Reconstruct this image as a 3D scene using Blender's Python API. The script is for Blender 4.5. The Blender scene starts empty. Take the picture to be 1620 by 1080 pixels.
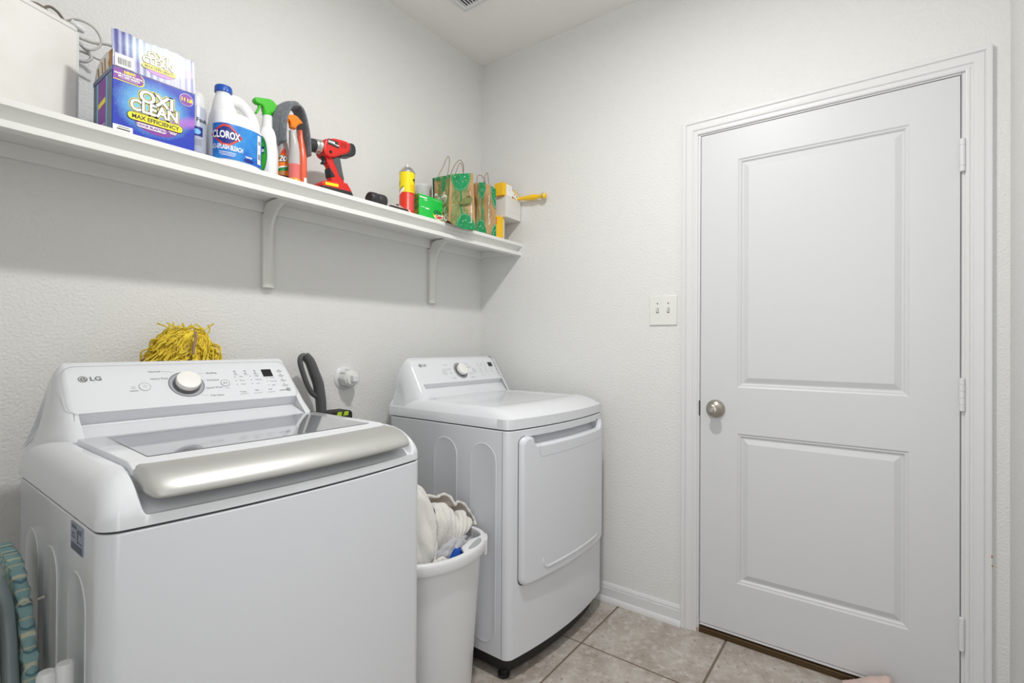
import bpy, bmesh, math, random
from mathutils import Vector, Matrix, noise
from mathutils.geometry import tessellate_polygon
random.seed(7)
PI = math.pi
sc = bpy.context.scene
COL = sc.collection

# ------------------------------------------------------------------ camera, light, exposure
cam_d = bpy.data.cameras.new('camera'); cam = bpy.data.objects.new('camera', cam_d); COL.objects.link(cam)
cam_d.sensor_fit = 'HORIZONTAL'; cam_d.sensor_width = 36.0; cam_d.lens = 788.02/1620*36.0
cam_d.clip_start = 0.02
yaw, pitch, roll = 0.6407805, 0.0045022, 0.0056246
fw = Vector((math.cos(yaw)*math.cos(pitch), math.sin(yaw)*math.cos(pitch), math.sin(pitch)))
rt = Vector((math.sin(yaw), -math.cos(yaw), 0)); up = rt.cross(fw)
r2 = math.cos(roll)*rt + math.sin(roll)*up; u2 = -math.sin(roll)*rt + math.cos(roll)*up
cam.matrix_world = Matrix(((r2.x, u2.x, -fw.x, -2.15352), (r2.y, u2.y, -fw.y, -1.82625), (r2.z, u2.z, -fw.z, 1.20111), (0, 0, 0, 1)))
sc.camera = cam

world = bpy.data.worlds.new('world'); sc.world = world; world.use_nodes = True
wb = world.node_tree.nodes['Background']
wb.inputs['Color'].default_value = (0.95, 0.97, 1.0, 1); wb.inputs['Strength'].default_value = 0.95

def area(name, loc, target, size, power, color=(1, 1, 1), shape='DISK', size_y=None):
    d = bpy.data.lights.new(name, 'AREA'); d.energy = power; d.shape = shape; d.size = size; d.color = color
    if size_y: d.size_y = size_y
    o = bpy.data.objects.new(name, d); COL.objects.link(o); o.location = loc
    o.rotation_euler = (Vector(target)-Vector(loc)).to_track_quat('-Z', 'Y').to_euler()
    return o
# ceiling fixture of the laundry room (just above the top of the frame)
area('ceiling_lamp_light', (-1.22, -1.27, 2.70), (-1.22, -1.27, 0), 0.12, 22.5, (1.0, 0.99, 0.97))
ld = bpy.data.lights.new('ceiling_lamp_fill_light', 'POINT'); ld.energy = 3.2; ld.shadow_soft_size = 0.06; ld.color = (1.0, 0.985, 0.955)  # point light added at the lamp to lift upper walls and ceiling
lo = bpy.data.objects.new('ceiling_lamp_fill_light', ld); COL.objects.link(lo); lo.location = (-1.22, -1.27, 2.63)
# area light added as fill, set in the unseen opening behind the camera
area('rear_fill_light', (-2.60, -1.78, 1.30), (-0.6, -0.95, 1.75), 0.70, 9.0, (0.95, 0.97, 1.0), 'RECTANGLE', 1.8)

sc.view_settings.view_transform = 'Standard'; sc.view_settings.look = 'None'
sc.view_settings.gamma = 1.0; sc.view_settings.exposure = 0.0
sc.view_settings.use_curve_mapping = False

# ------------------------------------------------------------------ materials
def srgb(r, g, b):
    f = lambda c: ((c/255.0)/12.92) if c/255.0 <= 0.04045 else ((c/255.0+0.055)/1.055)**2.4
    return (f(r), f(g), f(b), 1.0)
MATS = {}
def M(name, col, rough=0.5, metal=0.0, coat=0.0, bump=None, var=None, spec=0.5, trans=0.0, sheen=0.0, ior=None, aniso=None):
    m = bpy.data.materials.new(name); m.use_nodes = True; nt = m.node_tree; b = nt.nodes['Principled BSDF']
    b.inputs['Base Color'].default_value = srgb(*col); b.inputs['Roughness'].default_value = rough
    b.inputs['Metallic'].default_value = metal; b.inputs['Coat Weight'].default_value = coat
    b.inputs['Coat Roughness'].default_value = 0.06
    b.inputs['Specular IOR Level'].default_value = spec; b.inputs['Transmission Weight'].default_value = trans
    b.inputs['Sheen Weight'].default_value = sheen
    if ior: b.inputs['IOR'].default_value = ior
    tc = nt.nodes.new('ShaderNodeTexCoord')
    if bump:   # (scale, strength, distance, detail)
        n = nt.nodes.new('ShaderNodeTexNoise'); n.inputs['Scale'].default_value = bump[0]; n.inputs['Detail'].default_value = bump[3] if len(bump) > 3 else 3
        bp = nt.nodes.new('ShaderNodeBump'); bp.inputs['Strength'].default_value = bump[1]; bp.inputs['Distance'].default_value = bump[2]
        nt.links.new(tc.outputs['Object'], n.inputs['Vector']); nt.links.new(n.outputs['Fac'], bp.inputs['Height'])
        nt.links.new(bp.outputs['Normal'], b.inputs['Normal'])
    if var:    # (scale, colour2, lo, hi)
        n = nt.nodes.new('ShaderNodeTexNoise'); n.inputs['Scale'].default_value = var[0]; n.inputs['Detail'].default_value = 6
        r = nt.nodes.new('ShaderNodeValToRGB'); r.color_ramp.elements[0].position = var[2]; r.color_ramp.elements[1].position = var[3]
        r.color_ramp.elements[0].color = srgb(*var[1]); r.color_ramp.elements[1].color = srgb(*col)
        nt.links.new(tc.outputs['Object'], n.inputs['Vector']); nt.links.new(n.outputs['Fac'], r.inputs['Fac'])
        nt.links.new(r.outputs['Color'], b.inputs['Base Color'])
    MATS[name] = m; return m
M('wall_paint', (226, 226, 224), 0.6, bump=(125, 0.60, 0.004, 2), spec=0.3)
M('ceiling_paint', (240, 239, 236), 0.8, bump=(60, 0.15, 0.004, 3), spec=0.2)
M('trim_paint', (222, 222, 222), 0.38, spec=0.45)
M('door_paint', (212, 213, 214), 0.42, bump=(300, 0.04, 0.001), spec=0.45)
M('shelf_paint', (232, 232, 229), 0.45, bump=(90, 0.05, 0.001))
M('bracket_paint', (222, 222, 218), 0.4)
M('appliance_white', (222, 224, 228), 0.16, coat=0.35)
M('appliance_body', (218, 220, 225), 0.26, coat=0.25)
M('print_grey', (105, 106, 110), 0.5)
M('print_light', (150, 151, 155), 0.5)
M('seam_dark', (70, 70, 72), 0.7)
M('base_black', (34, 33, 32), 0.6)
M('display_black', (38, 38, 40), 0.12)
M('lid_glass', (150, 152, 158), 0.04, coat=0.6, spec=0.9)
M('silver', (190, 190, 187), 0.42, metal=0.55)
M('knob_face', (236, 234, 230), 0.3)
M('grey_ring', (165, 167, 172), 0.3)
M('satin_nickel', (178, 172, 162), 0.3, metal=0.95)
M('dark_metal', (60, 58, 55), 0.5, metal=0.5)
M('plastic_white', (220, 221, 222), 0.32, coat=0.15)
M('plate_white', (228, 228, 223), 0.35)
M('threshold_bronze', (74, 54, 26), 0.5, metal=0.3)
M('grout', (120, 106, 93), 0.9, bump=(200, 0.3, 0.001))
M('towel_white', (228, 226, 221), 0.95, bump=(420, 0.8, 0.004), sheen=0.3)
M('towel_oat', (224, 221, 215), 0.95, bump=(330, 0.9, 0.004), sheen=0.3)
M('towel_oat_shaded', (178, 168, 158), 0.95, bump=(330, 0.6, 0.003))  # oat towel darkened to taupe, shade of the inner side painted in
M('shirt_grey', (178, 178, 182), 0.9, bump=(600, 0.3, 0.001))
M('blue_cloth', (8, 70, 160), 0.85, bump=(400, 0.4, 0.001))
M('black_cloth', (28, 28, 36), 0.9)
M('pink_terry', (238, 206, 198), 0.95, bump=(320, 1.0, 0.006), var=(9, (232, 204, 190), 0.4, 0.6), sheen=0.4)
M('microfibre', (116, 122, 130), 0.95, bump=(700, 0.9, 0.003), var=(90, (92, 98, 106), 0.35, 0.65), sheen=0.4)
M('yarn_yellow', (238, 212, 70), 0.85, var=(40, (196, 164, 34), 0.3, 0.62))
M('yarn_brown', (150, 122, 110), 0.85)
M('bleach_white', (238, 239, 240), 0.35, coat=0.1)
M('cap_blue', (28, 84, 180), 0.35)
M('label_blue', (20, 92, 190), 0.3, var=(14, (60, 160, 226), 0.3, 0.62))
M('label_navy', (26, 44, 130), 0.3)
M('label_red', (216, 60, 36), 0.35)
M('print_white', (244, 244, 242), 0.4)
M('print_black', (26, 26, 30), 0.4)
M('print_purple', (134, 54, 158), 0.4)
M('print_lilac', (176, 116, 204), 0.4)
M('print_yellow', (246, 232, 30), 0.4)
M('print_orange', (240, 130, 20), 0.4)
M('print_red', (214, 48, 30), 0.4)
M('print_green', (38, 138, 72), 0.4)
M('print_cyan', (120, 196, 236), 0.4)
M('carton_navy', (44, 52, 122), 0.4)
M('carton_brown', (178, 132, 84), 0.85)
M('carton_side', (108, 122, 140), 0.45)
M('carton_white', (218, 216, 210), 0.6)
M('can_grey', (178, 184, 198), 0.35, metal=0.1)
M('trigger_green', (70, 190, 44), 0.35)
M('trigger_orange', (246, 128, 22), 0.35)
M('orange_label', (238, 128, 30), 0.4)
M('bottle_clear', (190, 186, 184), 0.15, coat=0.4)
M('bottle_pink', (222, 110, 104), 0.2, coat=0.4)
M('bottle_red', (232, 104, 74), 0.3)
M('amber', (226, 158, 30), 0.3)
M('drill_red', (214, 42, 34), 0.4)
M('drill_black', (44, 44, 46), 0.5)
M('rubber_grey', (84, 86, 90), 0.6)
M('steel', (196, 194, 190), 0.3, metal=0.85)
M('can_yellow', (244, 222, 22), 0.35)
M('can_red', (222, 52, 28), 0.35)
M('pink_print', (236, 112, 112), 0.4)
M('carton_green', (34, 196, 74), 0.35)
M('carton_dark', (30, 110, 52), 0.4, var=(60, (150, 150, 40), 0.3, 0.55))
M('bag_kraft', (186, 152, 106), 0.85, bump=(25, 0.5, 0.01), var=(8, (150, 118, 74), 0.25, 0.5))
M('bag_stripe', (134, 142, 88), 0.8, var=(16, (108, 122, 70), 0.3, 0.6))
M('bag_green', (20, 142, 84), 0.75)
M('bag_darkgreen', (20, 78, 50), 0.8)
M('bag_inside', (112, 88, 60), 0.9)
M('twine', (150, 126, 100), 0.9)
M('box_white', (226, 224, 220), 0.6)
M('box_yellow', (246, 196, 24), 0.45)
M('box_orange', (224, 122, 26), 0.45)
M('handle_yellow', (248, 200, 34), 0.3, coat=0.3)
M('crate_white', (232, 231, 226), 0.5, var=(7, (222, 220, 214), 0.3, 0.6), bump=(60, 0.08, 0.002))
M('cord_grey', (196, 194, 188), 0.5)
M('cord_shaded', (120, 110, 100), 0.6)  # shadow side of the cord, painted as a darker colour
M('vac_grey', (82, 82, 84), 0.42, coat=0.1)
M('lime', (176, 206, 50), 0.4)
M('sticker_grey', (140, 150, 166), 0.35)
M('sticker_dark', (70, 78, 92), 0.4)
M('tube_grey', (140, 152, 156), 0.35, coat=0.3)
M('vinyl_cream', (196, 186, 132), 0.6)
M('paper_tag', (222, 220, 214), 0.6)

def nodes_mat(name, rough):
    m = bpy.data.materials.new(name); m.use_nodes = True; MATS[name] = m
    b = m.node_tree.nodes['Principled BSDF']; b.inputs['Roughness'].default_value = rough
    return m, m.node_tree, b
def mix(nt, fac, a, b):
    n = nt.nodes.new('ShaderNodeMix'); n.data_type = 'RGBA'
    for s, v in ((n.inputs[0], fac), (n.inputs[6], a), (n.inputs[7], b)):
        if hasattr(v, 'links') or hasattr(v, 'is_linked'): nt.links.new(v, s)
        else: s.default_value = v
    return n.outputs[2]
def ramp(nt, src, lo, hi):
    n = nt.nodes.new('ShaderNodeMapRange'); n.inputs[1].default_value = lo; n.inputs[2].default_value = hi; n.clamp = True
    nt.links.new(src, n.inputs[0]); return n.outputs[0]
# ceramic floor tile: mottled travertine look
m, nt, b = nodes_mat('tile', 0.42)
tc = nt.nodes.new('ShaderNodeNewGeometry')
n1 = nt.nodes.new('ShaderNodeTexNoise'); n1.inputs['Scale'].default_value = 7.0; n1.inputs['Detail'].default_value = 9; n1.inputs['Roughness'].default_value = 0.62; n1.inputs['Distortion'].default_value = 0.6
n2 = nt.nodes.new('ShaderNodeTexNoise'); n2.inputs['Scale'].default_value = 27; n2.inputs['Detail'].default_value = 8; n2.inputs['Roughness'].default_value = 0.7
n3 = nt.nodes.new('ShaderNodeTexNoise'); n3.inputs['Scale'].default_value = 55; n3.inputs['Detail'].default_value = 5
for n in (n1, n2, n3): nt.links.new(tc.outputs['Position'], n.inputs['Vector'])
c = mix(nt, ramp(nt, n1.outputs[0], 0.38, 0.64), srgb(162, 151, 140), srgb(188, 181, 173))
c = mix(nt, ramp(nt, n2.outputs[0], 0.50, 0.66), c, srgb(200, 195, 189))
c = mix(nt, ramp(nt, n3.outputs[0], 0.60, 0.72), c, srgb(136, 123, 111))
nt.links.new(c, b.inputs['Base Color'])
bp = nt.nodes.new('ShaderNodeBump'); bp.inputs['Strength'].default_value = 0.25; bp.inputs['Distance'].default_value = 0.002
nt.links.new(n2.outputs[0], bp.inputs['Height']); nt.links.new(bp.outputs['Normal'], b.inputs['Normal'])
# detergent carton print: deep blue with a pale blue swirl and a violet sweep (flat print)
def swirl(name, cx, cz, sx, sz, dark, glow, shift):
    m, nt, b = nodes_mat(name, 0.32)
    tc = nt.nodes.new('ShaderNodeTexCoord'); sp = nt.nodes.new('ShaderNodeSeparateXYZ'); nt.links.new(tc.outputs['Object'], sp.inputs[0])
    def mth(op, a, v):
        n = nt.nodes.new('ShaderNodeMath'); n.operation = op
        for s, q in ((n.inputs[0], a), (n.inputs[1], v)):
            if isinstance(q, (int, float)): s.default_value = q
            else: nt.links.new(q, s)
        return n.outputs[0]
    x = mth('DIVIDE', mth('SUBTRACT', sp.outputs[0], cx), sx); z = mth('DIVIDE', mth('SUBTRACT', sp.outputs[2], cz), sz)
    d = mth('SQRT', mth('ADD', mth('MULTIPLY', x, x), mth('MULTIPLY', z, z)), 0)
    n = nt.nodes.new('ShaderNodeTexNoise'); n.inputs['Scale'].default_value = 38; n.inputs['Detail'].default_value = 5; nt.links.new(tc.outputs['Object'], n.inputs['Vector'])
    v = nt.nodes.new('ShaderNodeTexVoronoi'); v.inputs['Scale'].default_value = 230; nt.links.new(tc.outputs['Object'], v.inputs['Vector'])
    dn = mth('ADD', d, mth('MULTIPLY', n.outputs[0], 0.35))
    c = mix(nt, ramp(nt, dn, 1.45, 0.75), srgb(*dark), srgb(*glow))
    c = mix(nt, mth('MULTIPLY', ramp(nt, v.outputs['Distance'], 0.22, 0.1), ramp(nt, dn, 1.6, 0.9)), c, srgb(196, 230, 250))
    vio = mth('MULTIPLY', ramp(nt, mth('ABSOLUTE', mth('SUBTRACT', mth('SUBTRACT', z, mth('MULTIPLY', x, 0.45)), shift), 0), 0.34, 0.1), ramp(nt, x, -0.5, 0.3))
    c = mix(nt, mth('MULTIPLY', vio, 0.85), c, srgb(176, 110, 206))
    nt.links.new(c, b.inputs['Base Color'])
# ironing board cover print: teal with crossing pale lines
m, nt, b = nodes_mat('board_fabric', 0.85)
tc = nt.nodes.new('ShaderNodeTexCoord')
c = srgb(140, 176, 178)
for i, (rot, sc_, colr) in enumerate((((0.5, 0, 0), 70, (196, 196, 170)), ((-0.6, 0, 0), 84, (92, 128, 140)), ((1.2, 0, 0), 48, (206, 208, 186)))):
    mp = nt.nodes.new('ShaderNodeMapping'); mp.inputs['Rotation'].default_value = rot
    w = nt.nodes.new('ShaderNodeTexWave'); w.bands_direction = 'Z'; w.inputs['Scale'].default_value = sc_/6; w.inputs['Distortion'].default_value = 1.6; w.inputs['Detail'].default_value = 0
    nt.links.new(tc.outputs['Object'], mp.inputs[0]); nt.links.new(mp.outputs[0], w.inputs['Vector'])
    c = mix(nt, ramp(nt, w.outputs['Fac'], 0.93, 0.985), c, srgb(*colr))
nt.links.new(c, b.inputs['Base Color'])

# ------------------------------------------------------------------ helpers
class G:
    def __init__(s): s.v = []; s.f = []
    def add(s, vs, fs):
        k = len(s.v); s.v += [tuple(p) for p in vs]; s.f += [tuple(i+k for i in f) for f in fs]; return s
    def box(s, x0, x1, y0, y1, z0, z1):
        x0, x1 = min(x0, x1), max(x0, x1); y0, y1 = min(y0, y1), max(y0, y1); z0, z1 = min(z0, z1), max(z0, z1)
        return s.add([(x0, y0, z0), (x1, y0, z0), (x1, y1, z0), (x0, y1, z0), (x0, y0, z1), (x1, y0, z1), (x1, y1, z1), (x0, y1, z1)],
                     [(0, 3, 2, 1), (4, 5, 6, 7), (0, 1, 5, 4), (1, 2, 6, 5), (2, 3, 7, 6), (3, 0, 4, 7)])
    def rings(s, rs, cap0=True, cap1=True, closed=True):
        n = len(rs[0]); vs = [p for r in rs for p in r]; fs = []
        for i in range(len(rs)-1):
            for j in range(n if closed else n-1):
                a, b_ = i*n+j, i*n+(j+1) % n; fs.append((a, b_, b_+n, a+n))
        if cap0: fs.append(tuple(range(n-1, -1, -1)))
        if cap1: fs.append(tuple((len(rs)-1)*n+j for j in range(n)))
        return s.add(vs, fs)
    def prism(s, pts, fn, a, b_):       # pts 2d, fn(u, v, w) -> xyz, w from a to b
        return s.rings([[fn(u, v, a) for u, v in pts], [fn(u, v, b_) for u, v in pts]])
    def grid(s, fn, nu, nv):
        vs = [fn(i/nu, j/nv) for i in range(nu+1) for j in range(nv+1)]
        return s.add(vs, [(i*(nv+1)+j, (i+1)*(nv+1)+j, (i+1)*(nv+1)+j+1, i*(nv+1)+j+1) for i in range(nu) for j in range(nv)])
    def lathe(s, prof, c, axis=(0, 0, 1), n=32, sx=1.0, sy=1.0, rot=0.0):  # prof = [(r, h)]
        ax = Vector(axis).normalized(); q = Vector((0, 0, 1)).rotation_difference(ax); c = Vector(c)
        rs = []
        for r, h in prof:
            ring = []
            for i in range(n):
                a = 2*PI*i/n; x, y = r*math.cos(a)*sx, r*math.sin(a)*sy
                x, y = x*math.cos(rot)-y*math.sin(rot), x*math.sin(rot)+y*math.cos(rot)
                ring.append(c+q @ Vector((x, y, h)))
            rs.append(ring)
        return s.rings(rs)
    def tube(s, path, r, n=10, flat=1.0):
        path = [Vector(p) for p in path]; rs = []; t0 = (path[1]-path[0]).normalized()
        ref = Vector((0, 0, 1)) if abs(t0.z) < 0.9 else Vector((1, 0, 0)); nn = t0.cross(ref).normalized()
        for i, p in enumerate(path):
            t = (path[min(i+1, len(path)-1)]-path[max(i-1, 0)]).normalized()
            nn = (nn-t*nn.dot(t)).normalized(); bb = t.cross(nn)
            rr = r(i/(len(path)-1)) if callable(r) else r
            rs.append([p+nn*math.cos(2*PI*k/n)*rr+bb*math.sin(2*PI*k/n)*rr*flat for k in range(n)])
        return s.rings(rs)
    def xf(s, fn): s.v = [tuple(fn(Vector(p))) for p in s.v]; return s
def spline(pts, n=8, closed=False):
    P = [Vector(p) for p in pts]; out = []; m = len(P); rng = range(m) if closed else range(m-1)
    for i in rng:
        p0 = P[(i-1) % m] if closed or i > 0 else P[0]; p1 = P[i]; p2 = P[(i+1) % m]; p3 = P[(i+2) % m] if closed or i+2 < m else P[-1]
        for k in range(n):
            t = k/n; out.append(0.5*((2*p1)+(-p0+p2)*t+(2*p0-5*p1+4*p2-p3)*t*t+(-p0+3*p1-3*p2+p3)*t**3))
    if not closed: out.append(P[-1])
    return out
def origin_of(p):
    while p is not None and p.parent is not None: p = p.parent
    return Vector(p.location) if p is not None else Vector((0, 0, 0))
def obj(name, g, mat, parent=None, bevel=0.0, smooth=True, seg=2, sub=0, angle=40, label=None, solid=0.0):
    o0 = origin_of(parent)
    me = bpy.data.meshes.new(name); me.from_pydata([tuple(Vector(p)-o0) for p in g.v], [], g.f)
    bm = bmesh.new(); bm.from_mesh(me); bmesh.ops.remove_doubles(bm, verts=bm.verts, dist=1e-6)
    bmesh.ops.recalc_face_normals(bm, faces=bm.faces); bm.to_mesh(me); bm.free()
    me.materials.append(MATS[mat]); me.update()
    if smooth:
        me.polygons.foreach_set('use_smooth', [True]*len(me.polygons))
        me.set_sharp_from_angle(angle=math.radians(angle))
    o = bpy.data.objects.new(name, me); COL.objects.link(o)
    if parent is not None: o.parent = parent
    if solid:
        md = o.modifiers.new('solid', 'SOLIDIFY'); md.thickness = solid; md.offset = 0
    if bevel:
        md = o.modifiers.new('bevel', 'BEVEL'); md.width = bevel; md.segments = seg; md.limit_method = 'ANGLE'; md.angle_limit = math.radians(35)
        md.harden_normals = False
    if sub:
        md = o.modifiers.new('sub', 'SUBSURF'); md.levels = sub; md.render_levels = sub
    if label: o['label'] = label
    return o
def thing(name, label, cat, loc=(0, 0, 0), group=None):
    o = bpy.data.objects.new(name, None); o.location = loc; o.empty_display_size = 0.05; COL.objects.link(o)
    o['label'] = label; o['category'] = cat
    if group: o['group'] = group
    return o
def rebase(o, loc):      # give a single-mesh thing an origin at its base
    loc = Vector(loc); o.data.transform(Matrix.Translation(-loc)); o.location = loc
def tag(o, label, cat, loc=None, group=None):
    if loc: rebase(o, loc)
    o['label'] = label; o['category'] = cat
    if group: o['group'] = group
    return o
def struct(o): o['kind'] = 'structure'; return o
# text and flat print laid on a surface through fn(u, v, lift) -> xyz
def text2d(s, size, bold=0.0, align='CENTER', squash=1.0, spacing=1.0):
    cu = bpy.data.curves.new('t', 'FONT'); cu.body = s; cu.size = size; cu.align_x = align; cu.align_y = 'CENTER'; cu.offset = bold; cu.resolution_u = 3
    cu.space_character = spacing
    o = bpy.data.objects.new('t', cu); COL.objects.link(o)
    me = bpy.data.meshes.new_from_object(o)
    vs = [(v.co.x*squash, v.co.y) for v in me.vertices]; fs = [tuple(p.vertices) for p in me.polygons]
    bpy.data.objects.remove(o); bpy.data.curves.remove(cu); bpy.data.meshes.remove(me)
    return vs, fs
def poly2d(*loops):
    vs = []; fs = []
    for pts in loops:
        t = tessellate_polygon([[Vector((p[0], p[1], 0)) for p in pts]]); k = len(vs)
        vs += list(pts); fs += [tuple(i+k for i in q) for q in t]
    return vs, fs
PRINTS = ('panel_print', 'indicator', 'barcode', 'air_slot', 'fine_print', 'print_bars')
def decal(name, shape, fn, mat, parent, at=(0, 0), lift=0.0006, maxlen=None, rot=0.0, label=None, shear=0.0):
    vs, fs = shape; c, s = math.cos(rot), math.sin(rot)
    vs = [(p[0]+p[1]*shear, p[1]) for p in vs]
    vs = [(p[0]*c-p[1]*s+at[0], p[0]*s+p[1]*c+at[1]) for p in vs]
    if maxlen:
        bm = bmesh.new(); bv = [bm.verts.new((p[0], p[1], 0)) for p in vs]
        for f in fs:
            try: bm.faces.new([bv[i] for i in f])
            except ValueError: pass
        bmesh.ops.triangulate(bm, faces=bm.faces)
        for _ in range(6):
            e = [e for e in bm.edges if e.calc_length() > maxlen]
            if not e: break
            bmesh.ops.subdivide_edges(bm, edges=e, cuts=1); bmesh.ops.triangulate(bm, faces=bm.faces)
        bm.verts.ensure_lookup_table(); bm.verts.index_update()
        vs = [(v.co.x, v.co.y) for v in bm.verts]; fs = [tuple(v.index for v in f.verts) for f in bm.faces]; bm.free()
    g = G().add([fn(p[0], p[1], lift) for p in vs], fs)
    o0 = origin_of(parent); me = bpy.data.meshes.new(name); me.from_pydata([tuple(Vector(p)-o0) for p in g.v], [], g.f)
    me.materials.append(MATS[mat]); me.update()
    o = bpy.data.objects.new(name, me); COL.objects.link(o); o.parent = parent
    if label: o['label'] = label
    if name in PRINTS: o['kind'] = 'stuff'
    return o
def merge(*shapes):
    vs = []; fs = []
    for (v, f), (dx, dy) in shapes:
        k = len(vs); vs += [(p[0]+dx, p[1]+dy) for p in v]; fs += [tuple(i+k for i in q) for q in f]
    return vs, fs
def rect(w, h): return poly2d([(-w/2, -h/2), (w/2, -h/2), (w/2, h/2), (-w/2, h/2)])
def rrect_pts(w, h, r, n=6):
    out = []
    for cx, cy, a0 in ((w/2-r, h/2-r, 0), (-w/2+r, h/2-r, PI/2), (-w/2+r, -h/2+r, PI), (w/2-r, -h/2+r, 1.5*PI)):
        out += [(cx+r*math.cos(a0+PI/2*i/n), cy+r*math.sin(a0+PI/2*i/n)) for i in range(n+1)]
    return out
def ellipse_pts(a, b_, n=28): return [(a*math.cos(2*PI*i/n), b_*math.sin(2*PI*i/n)) for i in range(n)]
def annulus(a, b_, w, n=32, a0=0.0, a1=2*PI):
    vs = []; fs = []; full = abs(a1-a0-2*PI) < 1e-6; m = n if full else n+1
    for i in range(m):
        t = a0+(a1-a0)*i/n
        vs += [(a*math.cos(t), b_*math.sin(t)), ((a-w)*math.cos(t), (b_-w)*math.sin(t))]
    for i in range(n):
        j = (i+1) % m; fs.append((2*i, 2*j, 2*j+1, 2*i+1))
    return vs, fs

# ------------------------------------------------------------------ the room
H = 2.769; XB = -2.95; YR = -2.14
struct(obj('wall_left', G().box(XB, 0.12, 0, 0.12, -0.05, H), 'wall_paint', smooth=False))
g = G(); g.box(0, 0.12, -1.192, 0, -0.05, H); g.box(0, 0.12, YR, -2.042, -0.05, H); g.box(0, 0.12, -2.042, -1.192, 2.094, H)
struct(obj('wall_back', g, 'wall_paint', smooth=False))
struct(obj('wall_right', G().box(XB, 0.12, YR-0.12, YR, -0.05, H), 'wall_paint', smooth=False))
struct(obj('ceiling', G().box(XB, 0.12, YR-0.12, 0.12, H, H+0.1), 'ceiling_paint', smooth=False))
g = G(); g.box(-2.40, -2.28, -1.48, 0, -0.05, H); g.box(-2.40, -2.28, YR, -1.48, 2.06, H)
struct(obj('wall_front', g, 'wall_paint', smooth=False))
floor = struct(obj('floor', G().box(XB, 0.12, YR, 0, -0.06, -0.003), 'grout', smooth=False))
# 18 inch tiles, each its own piece
px_ = 0.460; gx0 = -0.370; gy0 = -0.853; j = 0.0042
full = None
for i in range(-6, 2):
    for k in range(-3, 3):
        x0, x1 = gx0+px_*(i-1)+j, gx0+px_*i-j
        y0, y1 = gy0+0.4625*(k-1)+j, gy0+0.4625*k-j
        cx0, cx1, cy0, cy1 = max(x0, XB), min(x1, -0.001), max(y0, YR+0.001), min(y1, -0.001)
        if cx1-cx0 < 0.02 or cy1-cy0 < 0.02: continue
        whole = abs((cx1-cx0)-(x1-x0)) < 1e-6 and abs((cy1-cy0)-(y1-y0)) < 1e-6
        if whole and full is not None:
            o = full.copy(); COL.objects.link(o); o.location = (cx0, cy0, 0); o.parent = floor; continue
        o = obj('tile', G().box(0, cx1-cx0, 0, cy1-cy0, -0.02, 0), 'tile', floor, bevel=0.0015)
        o.location = (cx0, cy0, 0)
        if whole: full = o
# baseboards with shoe moulding: profile (offset from wall, height)
BP = [(0, 0.084), (0.004, 0.084), (0.008, 0.078), (0.010, 0.069), (0.0085, 0.066), (0.0085, 0.0645), (0.0125, 0.063), (0.0125, 0.023), (0.016, 0.022), (0.020, 0.017), (0.023, 0.008), (0.0235, 0.0), (0, 0)]
struct(obj('baseboard_back', G().rings([[(-a, y, z) for a, z in BP] for y in (0, -1.136)]), 'trim_paint', angle=25))
struct(obj('baseboard_left', G().rings([[(x, -a, z) for a, z in BP] for x in (XB, 0)]), 'trim_paint', angle=25))
struct(obj('baseboard_right', G().rings([[(x, YR+a, z) for a, z in BP] for x in (XB, 0)]), 'trim_paint', angle=25))
# door casing (mitred), jamb and threshold
CP = [(0, 0), (0, 0.007), (0.004, 0.009), (0.010, 0.009), (0.012, 0.0065), (0.017, 0.0065), (0.021, 0.0105), (0.032, 0.0135), (0.043, 0.0145), (0.046, 0.0120), (0.049, 0.0165), (0.060, 0.0185), (0.0625, 0.0175), (0.0635, 0.0)]
yl, yr, zt = -1.198, -2.036, 2.0855
leg = lambda w, t: [(-t, yl+w, 0), (-t, yl+w, zt+w), (-t, yr-w, zt+w), (-t, yr-w, 0)]
g = G().rings([[leg(w, t)[k] for w, t in CP] for k in range(4)])
struct(obj('trim_1', g, 'trim_paint', angle=25))
g = G(); g.box(-0.001, 0.115, -1.207, -1.190, 0, 2.094); g.box(-0.001, 0.115, -2.044, -2.0275, 0, 2.094); g.box(-0.001, 0.115, -2.0275, -1.207, 2.0795, 2.094)
struct(obj('trim_2', g, 'trim_paint', bevel=0.001))
g = G().prism([(-0.004, 0.0005), (-0.002, 0.020), (0.006, 0.027), (0.10, 0.030), (0.115, 0.0)], lambda u, v, w: (u, w, v), -1.207, -2.0275)
struct(obj('trim_3', g, 'threshold_bronze'))
tr1 = bpy.data.objects['trim_1']
for y, z, r_ in ((-2.0975, 0.548, 0.0045), (-2.0985, 0.520, 0.0035), (-1.205, 0.018, 0.006)):
    obj('paint_chip', G().add([(-0.0188, y+r_*0.5*math.cos(a)*(1+0.3*math.sin(3*a)), z+r_*math.sin(a)) for a in [k*PI/5 for k in range(10)]], [tuple(range(10))]), 'carton_brown', tr1, smooth=False, label='bare brown chip in the white paint')
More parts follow.
